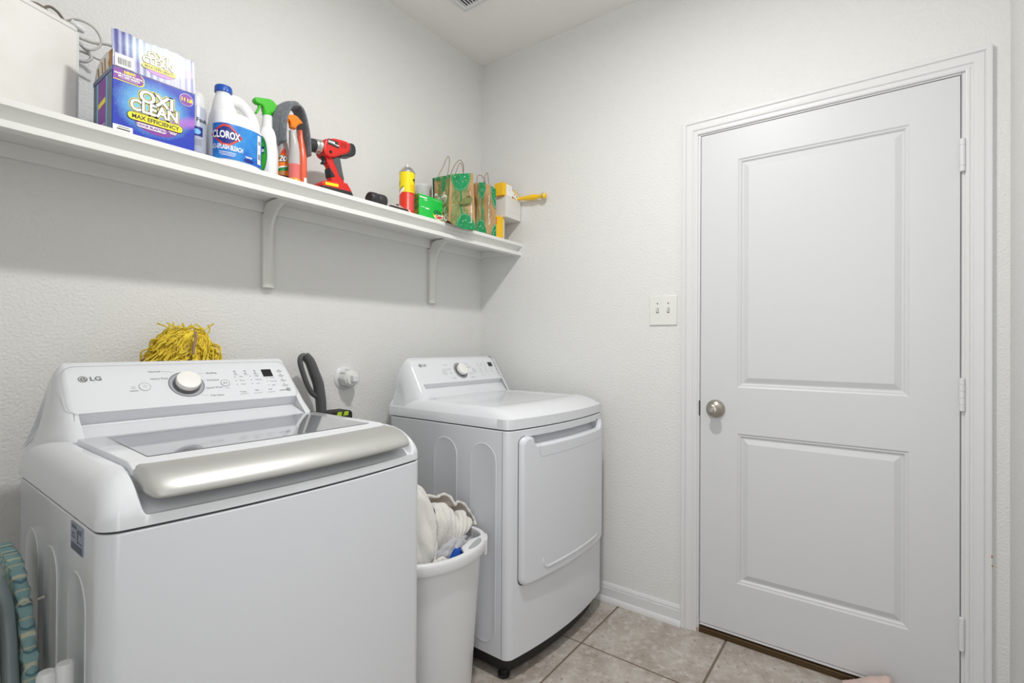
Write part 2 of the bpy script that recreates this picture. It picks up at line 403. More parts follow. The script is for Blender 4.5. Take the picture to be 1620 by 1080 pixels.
# the door
dl, dr, db, dt = -1.2107, -2.0237, 0.0436, 2.0756
g = G()
g.box(0.0005, 0.035, dl, dr, db, dt)
door = struct(obj('door_1', g, 'door_paint', smooth=False))
def panel_rings(g, y0, y1, z0, z1, prof):
    rs = []
    for ins, dp in prof: rs.append([(-0.0022+dp, y0-ins, z0+ins), (-0.0022+dp, y1+ins, z0+ins), (-0.0022+dp, y1+ins, z1-ins), (-0.0022+dp, y0-ins, z1-ins)])
    g.rings(rs, cap0=False, cap1=True)
PR = [(0, 0), (0.002, 0.0015), (0.006, 0.0040), (0.010, 0.0040), (0.012, 0.0065), (0.016, 0.0105), (0.020, 0.0105), (0.038, 0.0028), (0.040, 0.0020)]
pan = [(-1.3545, -1.8965, 1.030, 1.952), (-1.3545, -1.8965, 0.243, 0.845)]
g = G(); X_ = -0.0022
ys = [dl, -1.3545, -1.8965, dr]; zs = [db, 0.243, 0.845, 1.030, 1.952, dt]
for a in range(3):
    for b_ in range(5):
        if a == 1 and b_ in (1, 3): continue
        g.add([(X_, ys[a], zs[b_]), (X_, ys[a+1], zs[b_]), (X_, ys[a+1], zs[b_+1]), (X_, ys[a], zs[b_+1])], [(0, 1, 2, 3)])
g.add([(X_, dl, db), (X_, dl, dt), (0.003, dl, dt), (0.003, dl, db)], [(0, 1, 2, 3)])
g.add([(X_, dl, dt), (X_, dr, dt), (0.003, dr, dt), (0.003, dl, dt)], [(0, 1, 2, 3)])
g.add([(X_, dr, dt), (X_, dr, db), (0.003, dr, db), (0.003, dr, dt)], [(0, 1, 2, 3)])
g.add([(X_, dr, db), (X_, dl, db), (0.003, dl, db), (0.003, dr, db)], [(0, 1, 2, 3)])
# move backing slab behind the recesses
door.data.transform(Matrix.Translation((0.010, 0, 0)))
obj('door_face', g, 'door_paint', door, smooth=False)
for q in pan:
    gp = G(); panel_rings(gp, *q, PR); obj('door_panel', gp, 'door_paint', door, smooth=False)
obj('door_sweep', G().box(-0.0045, 0.03, dl-0.001, dr+0.001, 0.0335, 0.0405), 'trim_paint', door)
kx = Vector((X_, -1.272, 0.938))
kn = obj('door_knob', G().lathe([(0.0, -0.002), (0.0370, -0.002), (0.0375, 0.003), (0.0350, 0.010), (0.0275, 0.016), (0.0180, 0.021), (0.0145, 0.025), (0.0150, 0.031), (0.0200, 0.038), (0.0238, 0.045), (0.0242, 0.051), (0.0205, 0.056), (0.0125, 0.0585), (0, 0.059)], kx, (-1, 0, 0), 40), 'satin_nickel', door, angle=60)
obj('lock_button', G().lathe([(0, 0.056), (0.0085, 0.056), (0.0085, 0.063), (0.0075, 0.065), (0, 0.0655)], kx, (-1, 0, 0), 20), 'steel', kn)
obj('rose_screw_hole', G().lathe([(0, 0.002), (0.0028, 0.002), (0.0028, 0.012), (0, 0.012)], kx+Vector((0.000, -0.0290, -0.001)), (-1, 0, 0), 12), 'print_black', kn)
obj('latch_plate', G().box(-0.003, 0.004, -1.2085, -1.2045, 0.905, 0.967), 'dark_metal', door)
for zc, n in ((1.816, 3), (1.046, 5), (0.280, 3)):
    pr = [(0, -0.053), (0.006, -0.053)]
    for k in range(1, n):
        h = -0.053+0.106*k/n if n == 5 else (-0.053+(0.018 if k == 1 else 0.084))
        pr += [(0.0075, h-0.0012), (0.0062, h-0.0004), (0.0062, h+0.0004), (0.0075, h+0.0012)]
    pr = [pr[0], pr[1], (0.0075, -0.0515)]+pr[2:]+[(0.0075, 0.0515), (0.006, 0.053), (0, 0.053)]
    h = obj('hinge', G().lathe(pr, (-0.0085, -2.0285, zc), (0, 0, 1), 18), 'trim_paint', door)
    obj('hinge_leaf', G().box(-0.0035, 0.001, -2.0225, -2.034, zc-0.051, zc+0.051), 'trim_paint', h)
# light switch
sw = thing('light_switch', 'white double toggle light switch plate on the wall left of the door', 'light switch', (0, -1.050, 1.286))
obj('plate', G().box(-0.0065, 0.0, -0.989, -1.111, 1.286, 1.416), 'plate_white', sw, bevel=0.004, seg=3)
for y in (-1.0255, -1.0735):
    t = obj('toggle', G().rings([[(-0.006, y+a, 1.351+b_) for a, b_ in ((-.0045, -.010), (.0045, -.010), (.0045, .010), (-.0045, .010))],
                                  [(-0.017, y+a, 1.3615+b_) for a, b_ in ((-.0035, -.004), (.0035, -.004), (.0035, .004), (-.0035, .004))]]), 'plastic_white', sw, bevel=0.001)
    obj('toggle_slot', G().box(-0.0069, -0.006, y-0.0055, y+0.0055, 1.3395, 1.3625), 'seam_dark', t)
    obj('screw', G().lathe([(0, 0), (0.003, 0), (0.0026, 0.0009), (0, 0.0011)], (-0.0065, y, 1.3815), (-1, 0, 0), 12), 'dark_metal', sw)
    obj('screw', G().lathe([(0, 0), (0.003, 0), (0.0026, 0.0009), (0, 0.0011)], (-0.0065, y, 1.3205), (-1, 0, 0), 12), 'plate_white', sw)
# ceiling vent
vt = thing('ceiling_vent', 'white metal air vent with parallel slats in the ceiling near the corner', 'air vent', (-0.56, -0.40, H))
vx0, vx1, vy0, vy1 = -0.74, -0.412, -0.56, -0.240
g = G()
fr = 0.030
rs = []
for ins, z in ((0, 0), (0.004, 0.009), (0.020, 0.012), (fr, 0.008), (fr, 0.0)):
    rs.append([(vx0+ins, vy0+ins, H-z), (vx1-ins, vy0+ins, H-z), (vx1-ins, vy1-ins, H-z), (vx0+ins, vy1-ins, H-z)])
g.rings(rs, False, False)
obj('frame', g, 'plastic_white', vt, smooth=False)
obj('duct_opening', G().box(vx0+fr, vx1-fr, vy0+fr, vy1-fr, H-0.001, H-0.0002), 'print_black', vt, smooth=False)
n = 17
for k in range(n):
    y = vy0+fr+0.008+(vy1-vy0-2*fr-0.016)*k/(n-1)
    obj('slat', G().rings([[(x, y-0.0035, H-0.010), (x, y+0.0025, H-0.010), (x, y+0.0065, H-0.0015), (x, y+0.0005, H-0.0015)] for x in (vx0+fr, vx1-fr)]), 'plastic_white', vt, smooth=False)

# ------------------------------------------------------------------ appliances
def front_fn(x0, x1, yl_, yr_, bulge, r):
    def f(x, ins=0.0):
        u = (x-x0)/(x1-x0); y = yl_+(yr_-yl_)*u - bulge*(1-(2*u-1)**2)
        d = min(x-x0, x1-x)
        if d < r: y += r-math.sqrt(max(r*r-(r-d)**2, 0))
        return y+ins
    return f
def xs_fn(x0, x1, r, n=28):
    out = [x0+r*(1-math.cos(PI/2*k/8)) for k in range(9)]
    out += [x0+r+(x1-x0-2*r)*k/n for k in range(1, n)]
    return out+[x1-r*(1-math.cos(PI/2*k/8)) for k in range(8, -1, -1)]
def footprint(x0, x1, yb, ff, r, ins=0.0):
    xs = xs_fn(x0, x1, r); c = (x0+x1)/2
    pts = [(x, ff(x)) for x in xs]+[(x1, yb-0.02), (x1-0.006, yb-0.006), (x1-0.02, yb), (x0+0.02, yb), (x0+0.006, yb-0.006), (x0, yb-0.02)]
    if ins:
        cy = (yb+ff(c))/2; W_, D_ = (x1-x0)/2, abs(yb-ff(c))/2
        pts = [(c+(x-c)*(W_-ins)/W_, cy+(y-cy)*(D_-ins)/D_) for x, y in pts]
    return pts
def body_rings(x0, x1, yb, ff, r, levels):
    return G().rings([[(x, y, z) for x, y in footprint(x0, x1, yb, ff, r, ins)] for z, ins in levels])
def cover_mesh(x0, x1, yb, ff, zb, hfn, ny=90, rr=0.035, extra=()):
    xs = sorted(set([round(x, 5) for x in xs_fn(x0, x1, rr, 76)]+list(extra))); g = G(); n = len(xs)
    vs = []; fs = []
    rows = [0]+[1-(1-k/ny)**1.6 for k in range(1, ny)]+[1]
    for x in xs:
        for t in rows:
            y = yb+(ff(x)-yb)*t; vs.append((x, y, hfn(x, y)))
    m = len(rows)
    for i in range(n-1):
        for k in range(m-1): fs.append((i*m+k, (i+1)*m+k, (i+1)*m+k+1, i*m+k+1))
    base = len(vs)
    border = [i*m for i in range(n)]+[(n-1)*m+k for k in range(1, m)]+[i*m+m-1 for i in range(n-2, -1, -1)]+[k for k in range(m-2, 0, -1)]
    for b_ in border: vs.append((vs[b_][0], vs[b_][1], zb))
    L = len(border)
    for i in range(L): fs.append((border[i], border[(i+1) % L], base+(i+1) % L, base+i))
    return g.add(vs, fs)
def sstep(a, b_, x):
    t = max(0, min(1, (x-a)/(b_-a))); return t*t*(3-2*t)

# ---- washer
WX0, WX1, WYB = -1.911, -1.226, -0.235
wf = front_fn(WX0, WX1, -0.834, -0.836, 0.030, 0.030)
washer = thing('washing_machine', 'white top-load washing machine with a silver lid handle, nearest the camera at left', 'washing machine', (-1.568, -0.54, 0))
obj('cabinet', body_rings(WX0, WX1, WYB, wf, 0.030, [(0.018, 0.006), (0.022, 0.0), (0.888, 0.0), (0.8905, 0.002)]), 'appliance_body', washer, angle=30)
obj('seam', body_rings(WX0, WX1, WYB, wf, 0.030, [(0.889, 0.004), (0.8965, 0.004)]), 'seam_dark', washer)
for sx_ in (-1.87, -1.27):
    for sy_ in (-0.79, -0.28): obj('foot', G().lathe([(0, 0), (0.022, 0), (0.022, 0.012), (0.012, 0.014), (0.012, 0.024), (0, 0.024)], (sx_, sy_, 0), n=16), 'base_black', washer)
wc = -1.568
def w_h(x, y):
    d = min(x-WX0, WX1-x); df = y-wf(x)
    k = (1-(1-max(0, min(1, d/0.050)))**2.2)**0.5; kf = (1-(1-max(0, min(1, df/0.105)))**2.1)**0.5
    z = 0.908+0.072*k*kf
    # finger pocket below the silver handle
    e = sstep(-1.860, -1.849, x)*(1-sstep(-1.270, -1.258, x))
    q = 1-sstep(0.070, 0.100, df)
    z -= e*q*(z-min(0.936, 0.9125+0.42*max(0, df-0.008)))
    # well that the lid drops into
    e2 = sstep(-1.856, -1.850, x)*(1-sstep(-1.276, -1.270, x))*(1-sstep(-0.405, -0.40, y))*sstep(0.08, 0.09, df)
    return z-0.010*e2
cover = obj('top_cover', cover_mesh(WX0, WX1, WYB, wf, 0.895, w_h, extra=(-1.868, -1.865, -1.861, -1.857, -1.853, -1.850, -1.276, -1.272, -1.269, -1.265, -1.261, -1.257, -1.253)), 'appliance_white', washer, angle=50)
# lid with glass and silver handle
lx0, lx1, ly0, ly1 = -1.847, -1.279, -0.412, -0.752
bow = lambda x: 0.030*(1-((x-wc)/0.343)**2)
g = G(); xs = [lx0+(lx1-lx0)*k/24 for k in range(25)]
g.rings([[(x, ly0, 0.968), (x, ly0, 0.985), (x, ly0-0.004, 0.987), (x, ly1-bow(x)+0.03, 0.985), (x, ly1-bow(x), 0.976), (x, ly1-bow(x), 0.962)] for x in xs])
lid = obj('lid', g, 'appliance_white', washer, bevel=0.002, angle=30)
gx0_, gx1_ = -1.800, -1.330
gb0, gb1 = -1.812, -1.309
g = G().rings([[(gx0_, -0.424, 0.9876), (gx1_, -0.424, 0.9876), (gb1, -0.712-bow(gb1)*0.6, 0.9862), (wc, -0.712-bow(wc)*0.6, 0.9862), (gb0, -0.712-bow(gb0)*0.6, 0.9862)],
               [(gx0_, -0.424, 0.9882), (gx1_, -0.424, 0.9882), (gb1, -0.712-bow(gb1)*0.6, 0.9868), (wc, -0.712-bow(wc)*0.6, 0.9868), (gb0, -0.712-bow(gb0)*0.6, 0.9868)]])
obj('lid_glass', g, 'lid_glass', lid, smooth=False)
HPF = [(-0.742, 0.9805), (-0.765, 0.9812), (-0.790, 0.9785), (-0.812, 0.9710), (-0.829, 0.9610), (-0.839, 0.9510), (-0.8435, 0.9430), (-0.8420, 0.9380), (-0.836, 0.9360), (-0.824, 0.940), (-0.800, 0.950), (-0.765, 0.962), (-0.742, 0.964)]
hx0, hx1 = -1.848, -1.270
g = G(); rs = []
for k in range(41):
    t = k/40; x = hx0+(hx1-hx0)*(0.5-0.5*math.cos(PI*t)); e = min(x-hx0, hx1-x)
    s = 1-max(0, (1-e/0.014))**2*0.45 if e < 0.014 else 1.0
    cy, cz = -0.79, 0.958; fl = max(0, 1-e/0.03)
    rs.append([(x, cy+(y-cy)*(s)-bow(x)*1.0+0.006*fl, cz+(z-cz)*s) for y, z in HPF])
g.rings(rs); obj('handle', g, 'silver', lid, angle=60, label='long curved silver lid handle')

def panel_loft(x0, x1, base, arm, rec, ra, rb, rc, taper, front_pull=0.1):
    """control panel lofted along x; arm / rec are (y, z) front profiles from top to base, closed by the back profile"""
    zb = base; zt = max(p[1] for p in arm); h = zt-zb; xs = []
    for k in range(12): xs.append((x0+rc*(1-math.cos(PI/2*k/11)), 'a'))
    xs += [(ra-0.002, 'a'), (ra+0.002, 'r')]+[(ra+0.002+(rb-ra-0.004)*k/10, 'r') for k in range(1, 10)]+[(rb-0.002, 'r'), (rb+0.002, 'a')]
    for k in range(11, -1, -1): xs.append((x1-rc*(1-math.cos(PI/2*k/11)), 'a'))
    rs = []
    for x, kd in xs:
        d = min(x-x0, x1-x); s = 1.0
        if d < rc: s = math.sqrt(max(1-((rc-d)/rc)**2.3, 0)); 
        s = 0.30+0.70*s if d < rc else 1.0
        ymx = max(p[0] for p in arm); ymn = min(p[0] for p in arm); e_ = ((rc-d)/rc) if d < rc else 0.0; sg = 1 if x < (x0+x1)/2 else -1
        rs.append([(x+taper*sg*((z-zb)/h)*e_, y+front_pull*e_**2.6*(ymx-y)/(ymx-ymn), zb+(z-zb)*s if z > zb else z) for y, z in (arm if kd == 'a' else rec)])
    return G().rings(rs)
# washer control panel
FP0 = (-0.250, 1.143); FP1 = (-0.350, 1.035)
arm = [(-0.205, 0.945), (-0.207, 1.120), (-0.218, 1.140), (-0.236, 1.148), FP0, (-0.283, 1.1075), (-0.317, 1.071), FP1, (-0.366, 1.018), (-0.385, 1.003), (-0.410, 0.980), (-0.410, 0.945)]
rec = [(-0.205, 0.945), (-0.207, 1.120), (-0.218, 1.140), (-0.236, 1.148), FP0, (-0.283, 1.1075), (-0.317, 1.071), FP1, (-0.332, 1.008), (-0.336, 1.003), (-0.400, 0.984), (-0.400, 0.945)]
cp = obj('control_panel', panel_loft(-1.906, -1.231, 0.945, arm, rec, -1.842, -1.298, 0.074, 0.040, 0.150), 'appliance_white', washer, angle=32)
sl = Vector((0, FP1[0]-FP0[0], FP1[1]-FP0[1])).normalized(); nn_ = Vector((0, sl.z, -sl.y)).normalized()
if nn_.y > 0: nn_ = -nn_
WP0 = Vector((wc, -0.30, 1.089))
wfc = lambda u, v, l: WP0+Vector((u, 0, 0))-sl*v+nn_*l
pts = rrect_pts(0.556, 0.150, 0.032)
decal('panel_outline', (lambda o_: (o_[0]+[(a*0.9965, b_*0.988) for a, b_ in o_[0]], [(i, (i+1) % len(o_[0]), len(o_[0])+(i+1) % len(o_[0]), len(o_[0])+i) for i in range(len(o_[0]))]))((pts, None)), wfc, 'grey_ring', cp, at=(-0.004, -0.006), lift=0.0004)
def logo(fn, parent, u, v, s):
    decal('logo_badge', poly2d(ellipse_pts(0.0125*s, 0.0125*s)), fn, 'print_grey', parent, (u, v), 0.0006)
    decal('logo_mark', annulus(0.0098*s, 0.0098*s, 0.0013*s, 26, 0.0, 1.62*PI), fn, 'print_white', parent, (u, v), 0.0010)
    decal('logo_mark', merge((rect(0.0012*s, 0.009*s), (0, 0.0005*s)), (rect(0.005*s, 0.0012*s), (0.0022*s, -0.004*s)), (rect(0.005*s, 0.0012*s), (0.0070*s, 0.0*s)), (poly2d(ellipse_pts(0.0014*s, 0.0014*s, 10)), (-0.004*s, 0.0035*s))), fn, 'print_white', parent, (u, v), 0.0010)
    decal('logo_letters', text2d('LG', 0.0235*s, 0.0007*s, 'LEFT', 1.12), fn, 'print_grey', parent, (u+0.017*s, v-0.0005), 0.0006)
logo(wfc, cp, -0.2415, 0.028, 0.74)
def dial(fn, nrm, parent, u, v, r_ring, r_cap, h):
    c = Vector(fn(u, v, 0))
    d = obj('dial', G().lathe([(0, 0), (r_cap*0.95, 0), (r_cap*0.98, h*0.55), (r_cap, h*0.86), (r_cap*0.965, h*0.97), (r_cap*0.6, h*1.02), (0, h*1.03)], c, nrm, 48), 'knob_face', parent, angle=50)
    obj('dial_skirt', G().lathe([(0, -0.001), (r_cap*1.12, -0.001), (r_cap*1.10, h*0.30), (0, h*0.30)], c, nrm, 48), 'print_grey', d)
    decal('dial_ring', annulus(r_ring, r_ring, 0.0022, 56), fn, 'print_grey', parent, (u, v), 0.0009)
    decal('dial_dish', poly2d(ellipse_pts(r_ring-0.0022, r_ring-0.0022, 48)), fn, 'grey_ring', parent, (u, v), 0.0005)
dial(wfc, nn_, cp, -0.026, -0.005, 0.0430, 0.0295, 0.023)
def button(fn, parent, u, v, r, kind, mat='print_grey'):
    b_ = obj('button', G().add([fn(u+r*math.cos(2*PI*i/28), v+r*math.sin(2*PI*i/28), 0.0002) for i in range(28)]+[fn(u+r*.94*math.cos(2*PI*i/28), v+r*.94*math.sin(2*PI*i/28), 0.0016) for i in range(28)],
                                [(i, (i+1) % 28, 28+(i+1) % 28, 28+i) for i in range(28)]+[tuple(28+i for i in range(28))]), 'appliance_white', parent)
    decal('button_ring', annulus(r*.95, r*.95, 0.0009, 30), fn, mat, b_, (u, v), 0.0020)
    if kind == 'play':
        decal('button_mark', merge((poly2d([(-0.003, -0.0032), (0.0015, 0), (-0.003, 0.0032)]), (-0.0014, 0)), (rect(0.0009, 0.0058), (0.0022, 0)), (rect(0.0009, 0.0058), (0.0042, 0))), fn, mat, b_, (u, v), 0.0020)
    else:
        decal('button_mark', merge((annulus(0.0036, 0.0036, 0.0007, 22, PI*0.65, PI*2.35), (0, 0)), (rect(0.0008, 0.0042), (0, 0.003))), fn, mat, b_, (u, v), 0.0020)
button(wfc, cp, -0.1225, -0.006, 0.0135, 'power', 'print_light'); button(wfc, cp, 0.0715, -0.0085, 0.0125, 'play')
def prints(fn, parent, items, mat, size, bold=0.0):
    sh = [(text2d(t, size if len(it) < 4 else it[3], bold, 'CENTER', 1.0), (u, v)) for it in items for (u, v, t) in (it[:3],)]
    return decal('panel_print', merge(*sh), fn, mat, parent, (0, 0), 0.0006)
prints(wfc, cp, [(-0.0914, 0.0436, 'Normal'), (-0.085, 0.0191, 'Heavy Duty'), (0.0452, 0.0313, 'Bedding'), (0.0435, 0.0055, 'Delicates'), (0.0400, -0.0219, 'Speed Wash'), (0.0400, -0.0494, 'Tub Clean'),
                (0.1225, 0.0130, 'Hot', 0.006), (0.1215, -0.0015, 'Warm', 0.006), (0.1205, -0.0160, 'Cold', 0.006), (0.1690, 0.0130, 'High', 0.006), (0.1700, -0.0015, 'Medium', 0.006), (0.1640, -0.0160, 'Low', 0.006),
                (0.2130, 0.0030, 'Heavy', 0.006), (0.2120, -0.0110, 'Normal', 0.006), (0.2080, -0.0260, 'Light', 0.006),
                (0.112, -0.0440, 'Temp.', 0.0075), (0.152, -0.0415, 'Spin', 0.0075), (0.192, -0.0415, 'Soil', 0.0075)], 'print_grey', 0.0085)
mk = []
for u, v in ((0.1050, 0.0130), (0.1040, -0.0015), (0.1030, -0.0160), (0.1490, 0.0130), (0.1480, -0.0015), (0.1470, -0.0160), (0.1960, 0.0030), (0.1945, -0.0110), (0.1930, -0.0260)):
    mk.append((rect(0.0028, 0.0022), (u, v)))
for k in range(3):
    for v in (0.0345, 0.0245): mk.append((rect(0.0060, 0.0022), (0.1095+0.029*k, v)))
for v in (0.0330, 0.0145, -0.0050, -0.0245): mk.append((rect(0.005, 0.0022), (0.2440-(0.033-v)*0.04, v)))
decal('indicator', merge(*mk), wfc, 'print_grey', cp, (0, 0), 0.0006)
mk = []
for k in range(3):
    for v in (0.0305, 0.0200): mk.append((rect(0.013 if v < .03 else 0.007, 0.0014), (0.1105+0.029*k, v)))
for v in (0.0280, 0.0095, -0.0100, -0.0295):
    mk += [(rect(0.019, 0.0022), (0.2440, v)), (rect(0.012, 0.0014), (0.2440, v-0.0045))]
for u in (0.112, 0.152, 0.192): mk.append((rect(0.026, 0.0012), (u, -0.0520)))
mk += [(rect(0.018, 0.0026), (-0.147, -0.017)), (annulus(0.004, 0.004, 0.001), (-0.147, -0.007)), (rect(0.022, 0.003), (0.2300, -0.0480)), (rect(0.012, 0.0012), (0.0745, -0.0265))]
for (u0, v0), (u1, v1) in (((-0.076, 0.0436), (-0.050, 0.0400)), ((-0.062, 0.0191), (-0.062, 0.0191)), ((0.010, 0.033), (0.026, 0.0313)), ((0.018, 0.0055), (0.024, 0.0055)), ((0.010, -0.030), (0.018, -0.022)), ((0.0, -0.044), (0.016, -0.0494))):
    L = math.hypot(u1-u0, v1-v0)
    if L > 0: a = math.atan2(v1-v0, u1-u0); r_ = rect(L, 0.0006); mk.append((([(p[0]*math.cos(a)-p[1]*math.sin(a), p[0]*math.sin(a)+p[1]*math.cos(a)) for p in r_[0]], r_[1]), ((u0+u1)/2, (v0+v1)/2)))
decal('panel_print', merge(*mk), wfc, 'print_light', cp, (0, 0), 0.0006)
decal('warranty_mark', merge((annulus(0.0065, 0.0065, 0.0018), (0, 0)), (text2d('10', 0.008, 0.0004), (-0.002, 0))), wfc, 'print_grey', cp, (0.2480, -0.0470), 0.0006)
obj('display', G().add([wfc(u, v, l) for l in (0.0002, 0.0010) for u, v in ((0.1885, 0.0085), (0.2185, 0.0085), (0.2185, 0.0370), (0.1885, 0.0370))], [(0, 1, 5, 4), (1, 2, 6, 5), (2, 3, 7, 6), (3, 0, 4, 7), (4, 5, 6, 7)]), 'display_black', cp, smooth=False, label='small black display')
obj('lid_hinge_pin', G().lathe([(0, 0), (0.0045, 0), (0.004, 0.003), (0, 0.0035)], (-1.285, -0.404, 0.984), (0.2, -0.3, 1), 12), 'seam_dark', washer)
# side embossing and rating sticker
def emboss(parent, X0, nrm, yc, half, z0, z1):
    pts = [(yc+half*math.cos(a), z1-half+half*math.sin(a)) for a in [PI*k/14 for k in range(15)]]+[(yc+half*math.cos(a), z0+half+half*math.sin(a)) for a in [PI+PI*k/14 for k in range(15)]]
    def off(s): return [(yc+(y-yc)*(1-s/half), (z0+z1)/2+(z-(z0+z1)/2)*(1-s/((z1-z0)/2))) for y, z in pts]
    rs = [[(X0+nrm*h, y, z) for y, z in off(s)] for s, h in ((0, -0.001), (0.0008, 0.0006), (0.0020, 0.0011), (0.0035, 0.0011), (0.0055, 0.0004))]
    return obj('side_emboss', G().rings(rs, False, True), 'appliance_body', parent, angle=60)
for yc, half in ((-0.375, 0.062), (-0.532, 0.052), (-0.712, 0.056)): emboss(washer, WX0, -1, yc, half, 0.12, 0.805)
st = obj('rating_sticker', G().box(WX0-0.0016, WX0, -0.680, -0.752, 0.8385, 0.8860), 'sticker_grey', washer, smooth=False, label='grey rating sticker with dark print')
sfn = lambda u, v, l: (WX0-0.0016-l, -0.716-u, 0.862+v)
decal('sticker_print', merge((rect(0.066, 0.012), (0, -0.016)), (rect(0.030, 0.006), (-0.016, 0.018)), (rect(0.020, 0.003), (-0.02, 0.006)), (rect(0.006, 0.022), (0.006, 0.004)), (rect(0.018, 0.008), (0.020, 0.014)), (rect(0.026, 0.002), (-0.018, 0.0)), (rect(0.022, 0.002), (0.02, -0.004))), sfn, 'sticker_dark', st, (0, 0), 0.0003)

# ---- dryer
DX0, DX1, DYB = -0.755, -0.070, -0.130
df_ = front_fn(DX0, DX1, -0.770, -0.790, 0.036, 0.026)
dryer = thing('clothes_dryer', 'white front-load clothes dryer standing in the corner beside the door wall', 'clothes dryer', (-0.4125, -0.46, 0))
dcab = obj('cabinet', body_rings(DX0, DX1, DYB, df_, 0.026, [(0.079, 0.004), (0.082, 0.0), (0.888, 0.0), (0.8905, 0.002)]), 'appliance_body', dryer, angle=30)
def cut(o, g):
    me = bpy.data.meshes.new('cutter'); me.from_pydata([tuple(Vector(p)-origin_of(o)) for p in g.v], [], g.f)
    bm = bmesh.new(); bm.from_mesh(me); bmesh.ops.recalc_face_normals(bm, faces=bm.faces); bm.to_mesh(me); bm.free()
    c = bpy.data.objects.new('cutter', me); COL.objects.link(c); c.location = origin_of(o)
    md = o.modifiers.new('cut', 'BOOLEAN'); md.operation = 'DIFFERENCE'; md.object = c; md.solver = 'EXACT'
    bpy.context.view_layer.update()
    nm = bpy.data.meshes.new_from_object(o.evaluated_get(bpy.context.evaluated_depsgraph_get()))
    o.modifiers.clear(); o.data = nm; bpy.data.objects.remove(c)
fcv = lambda x: -0.770-0.020*(x-DX0)/(DX1-DX0)-0.036*(1-(2*(x-DX0)/(DX1-DX0)-1)**2)
xs_ = [-0.648+0.509*k/16 for k in range(17)]
cut(dcab, G().rings([[(x, fcv(x)-0.03, 0.864), (x, fcv(x)+0.030, 0.864), (x, fcv(x)+0.034, 0.850), (x, fcv(x)+0.010, 0.815), (x, fcv(x)-0.03, 0.815)] for x in xs_]))
obj('cabinet_seam', G().rings([[(DX0-0.0006, -0.7445, z), (DX0-0.0006, -0.7425, z), (DX0+0.001, -0.7425, z), (DX0+0.001, -0.7445, z)] for z in (0.083, 0.888)]), 'print_light', dryer)
obj('seam', body_rings(DX0, DX1, DYB, df_, 0.026, [(0.889, 0.004), (0.8965, 0.004)]), 'seam_dark', dryer)
obj('base', body_rings(DX0, DX1, DYB, df_, 0.026, [(0.018, 0.034), (0.080, 0.028)]), 'base_black', dryer, label='black recessed base')
for sx_ in (-0.715, -0.11):
    for sy_ in (-0.725, -0.18): obj('foot', G().lathe([(0, 0), (0.022, 0), (0.022, 0.010), (0.012, 0.012), (0.012, 0.024), (0, 0.024)], (sx_, sy_, 0), n=16), 'base_black', dryer)
def d_h(x, y):
    d = min(x-DX0, DX1-x); df = y-df_(x)
    k = 1-(1-max(0, min(1, d/0.040)))**2.2; kf = 1-(1-max(0, min(1, df/0.115)))**1.9
    dish = 0.004*sstep(0.03, 0.09, d-0.03)*sstep(0.12, 0.18, df)*(1-sstep(-0.34, -0.30, y))
    return 0.931+0.036*k*kf-dish
obj('top_panel', cover_mesh(DX0, DX1, DYB, df_, 0.895, d_h, rr=0.026), 'appliance_white', dryer, angle=50)
DP0 = (-0.196, 1.1275); DP1 = (-0.262, 1.0263)
arm = [(-0.145, 0.940), (-0.147, 1.112), (-0.158, 1.129), (-0.176, 1.136), DP0, (-0.218, 1.0937), (-0.240, 1.060), DP1, (-0.273, 1.010), (-0.284, 0.992), (-0.300, 0.966), (-0.300, 0.940)]
rec = [(-0.145, 0.940), (-0.147, 1.112), (-0.158, 1.129), (-0.176, 1.136), DP0, (-0.218, 1.0937), (-0.240, 1.060), DP1, (-0.250, 1.004), (-0.253, 1.000), (-0.294, 0.969), (-0.294, 0.940)]
dcp = obj('control_panel', panel_loft(-0.751, -0.074, 0.940, arm, rec, -0.680, -0.122, 0.068, 0.018, 0.080), 'appliance_white', dryer, angle=32)
sl2 = Vector((0, DP1[0]-DP0[0], DP1[1]-DP0[1])).normalized(); nn2 = Vector((0, sl2.z, -sl2.y)).normalized()
if nn2.y > 0: nn2 = -nn2
DPm = Vector((-0.4125, -0.240, 1.0600))
dfc = lambda u, v, l: DPm+Vector((u, 0, 0))-sl2*v+nn2*l
logo(dfc, dcp, -0.2435, 0.052, 0.70)
dial(dfc, nn2, dcp, -0.006, 0.0165, 0.0410, 0.0290, 0.022)
button(dfc, dcp, -0.1120, 0.0140, 0.0140, 'power'); button(dfc, dcp, 0.0890, 0.0130, 0.0130, 'play')
prints(dfc, dcp, [(-0.0900, 0.0500, 'Cotton'), (-0.0780, 0.0270, 'Normal'), (-0.0720, 0.0060, 'Bulky'), (-0.066, -0.0200, 'Delicates'), (0.0500, 0.0500, 'Time Dry'), (0.0640, 0.0330, 'Speed Dry'), (0.0600, -0.0020, 'Air Dry'), (0.0600, -0.0220, 'Sanitary'),
                  (0.143, -0.0150, 'Dry Level', 0.006), (0.187, -0.0160, 'Temp.', 0.006), (0.226, -0.0160, 'Time', 0.006)], 'print_light', 0.0075)
mk = []
for k in range(3):
    for v in (0.0480, 0.0360): mk += [(rect(0.004, 0.0022), (0.1330+0.026*k, v+0.003)), (rect(0.010, 0.0014), (0.1340+0.026*k, v-0.0015))]
    for v in (0.0220, 0.0110, 0.0000): mk.append((rect(0.017, 0.0016), (0.1380+0.040*k, v)))
for v in (0.0500, 0.0330, 0.0150, -0.0030): mk += [(rect(0.0045, 0.0022), (0.2640, v)), (rect(0.018, 0.0016), (0.2650, v-0.0055))]
decal('panel_print', merge(*mk), dfc, 'print_light', dcp, (0, 0), 0.0006)
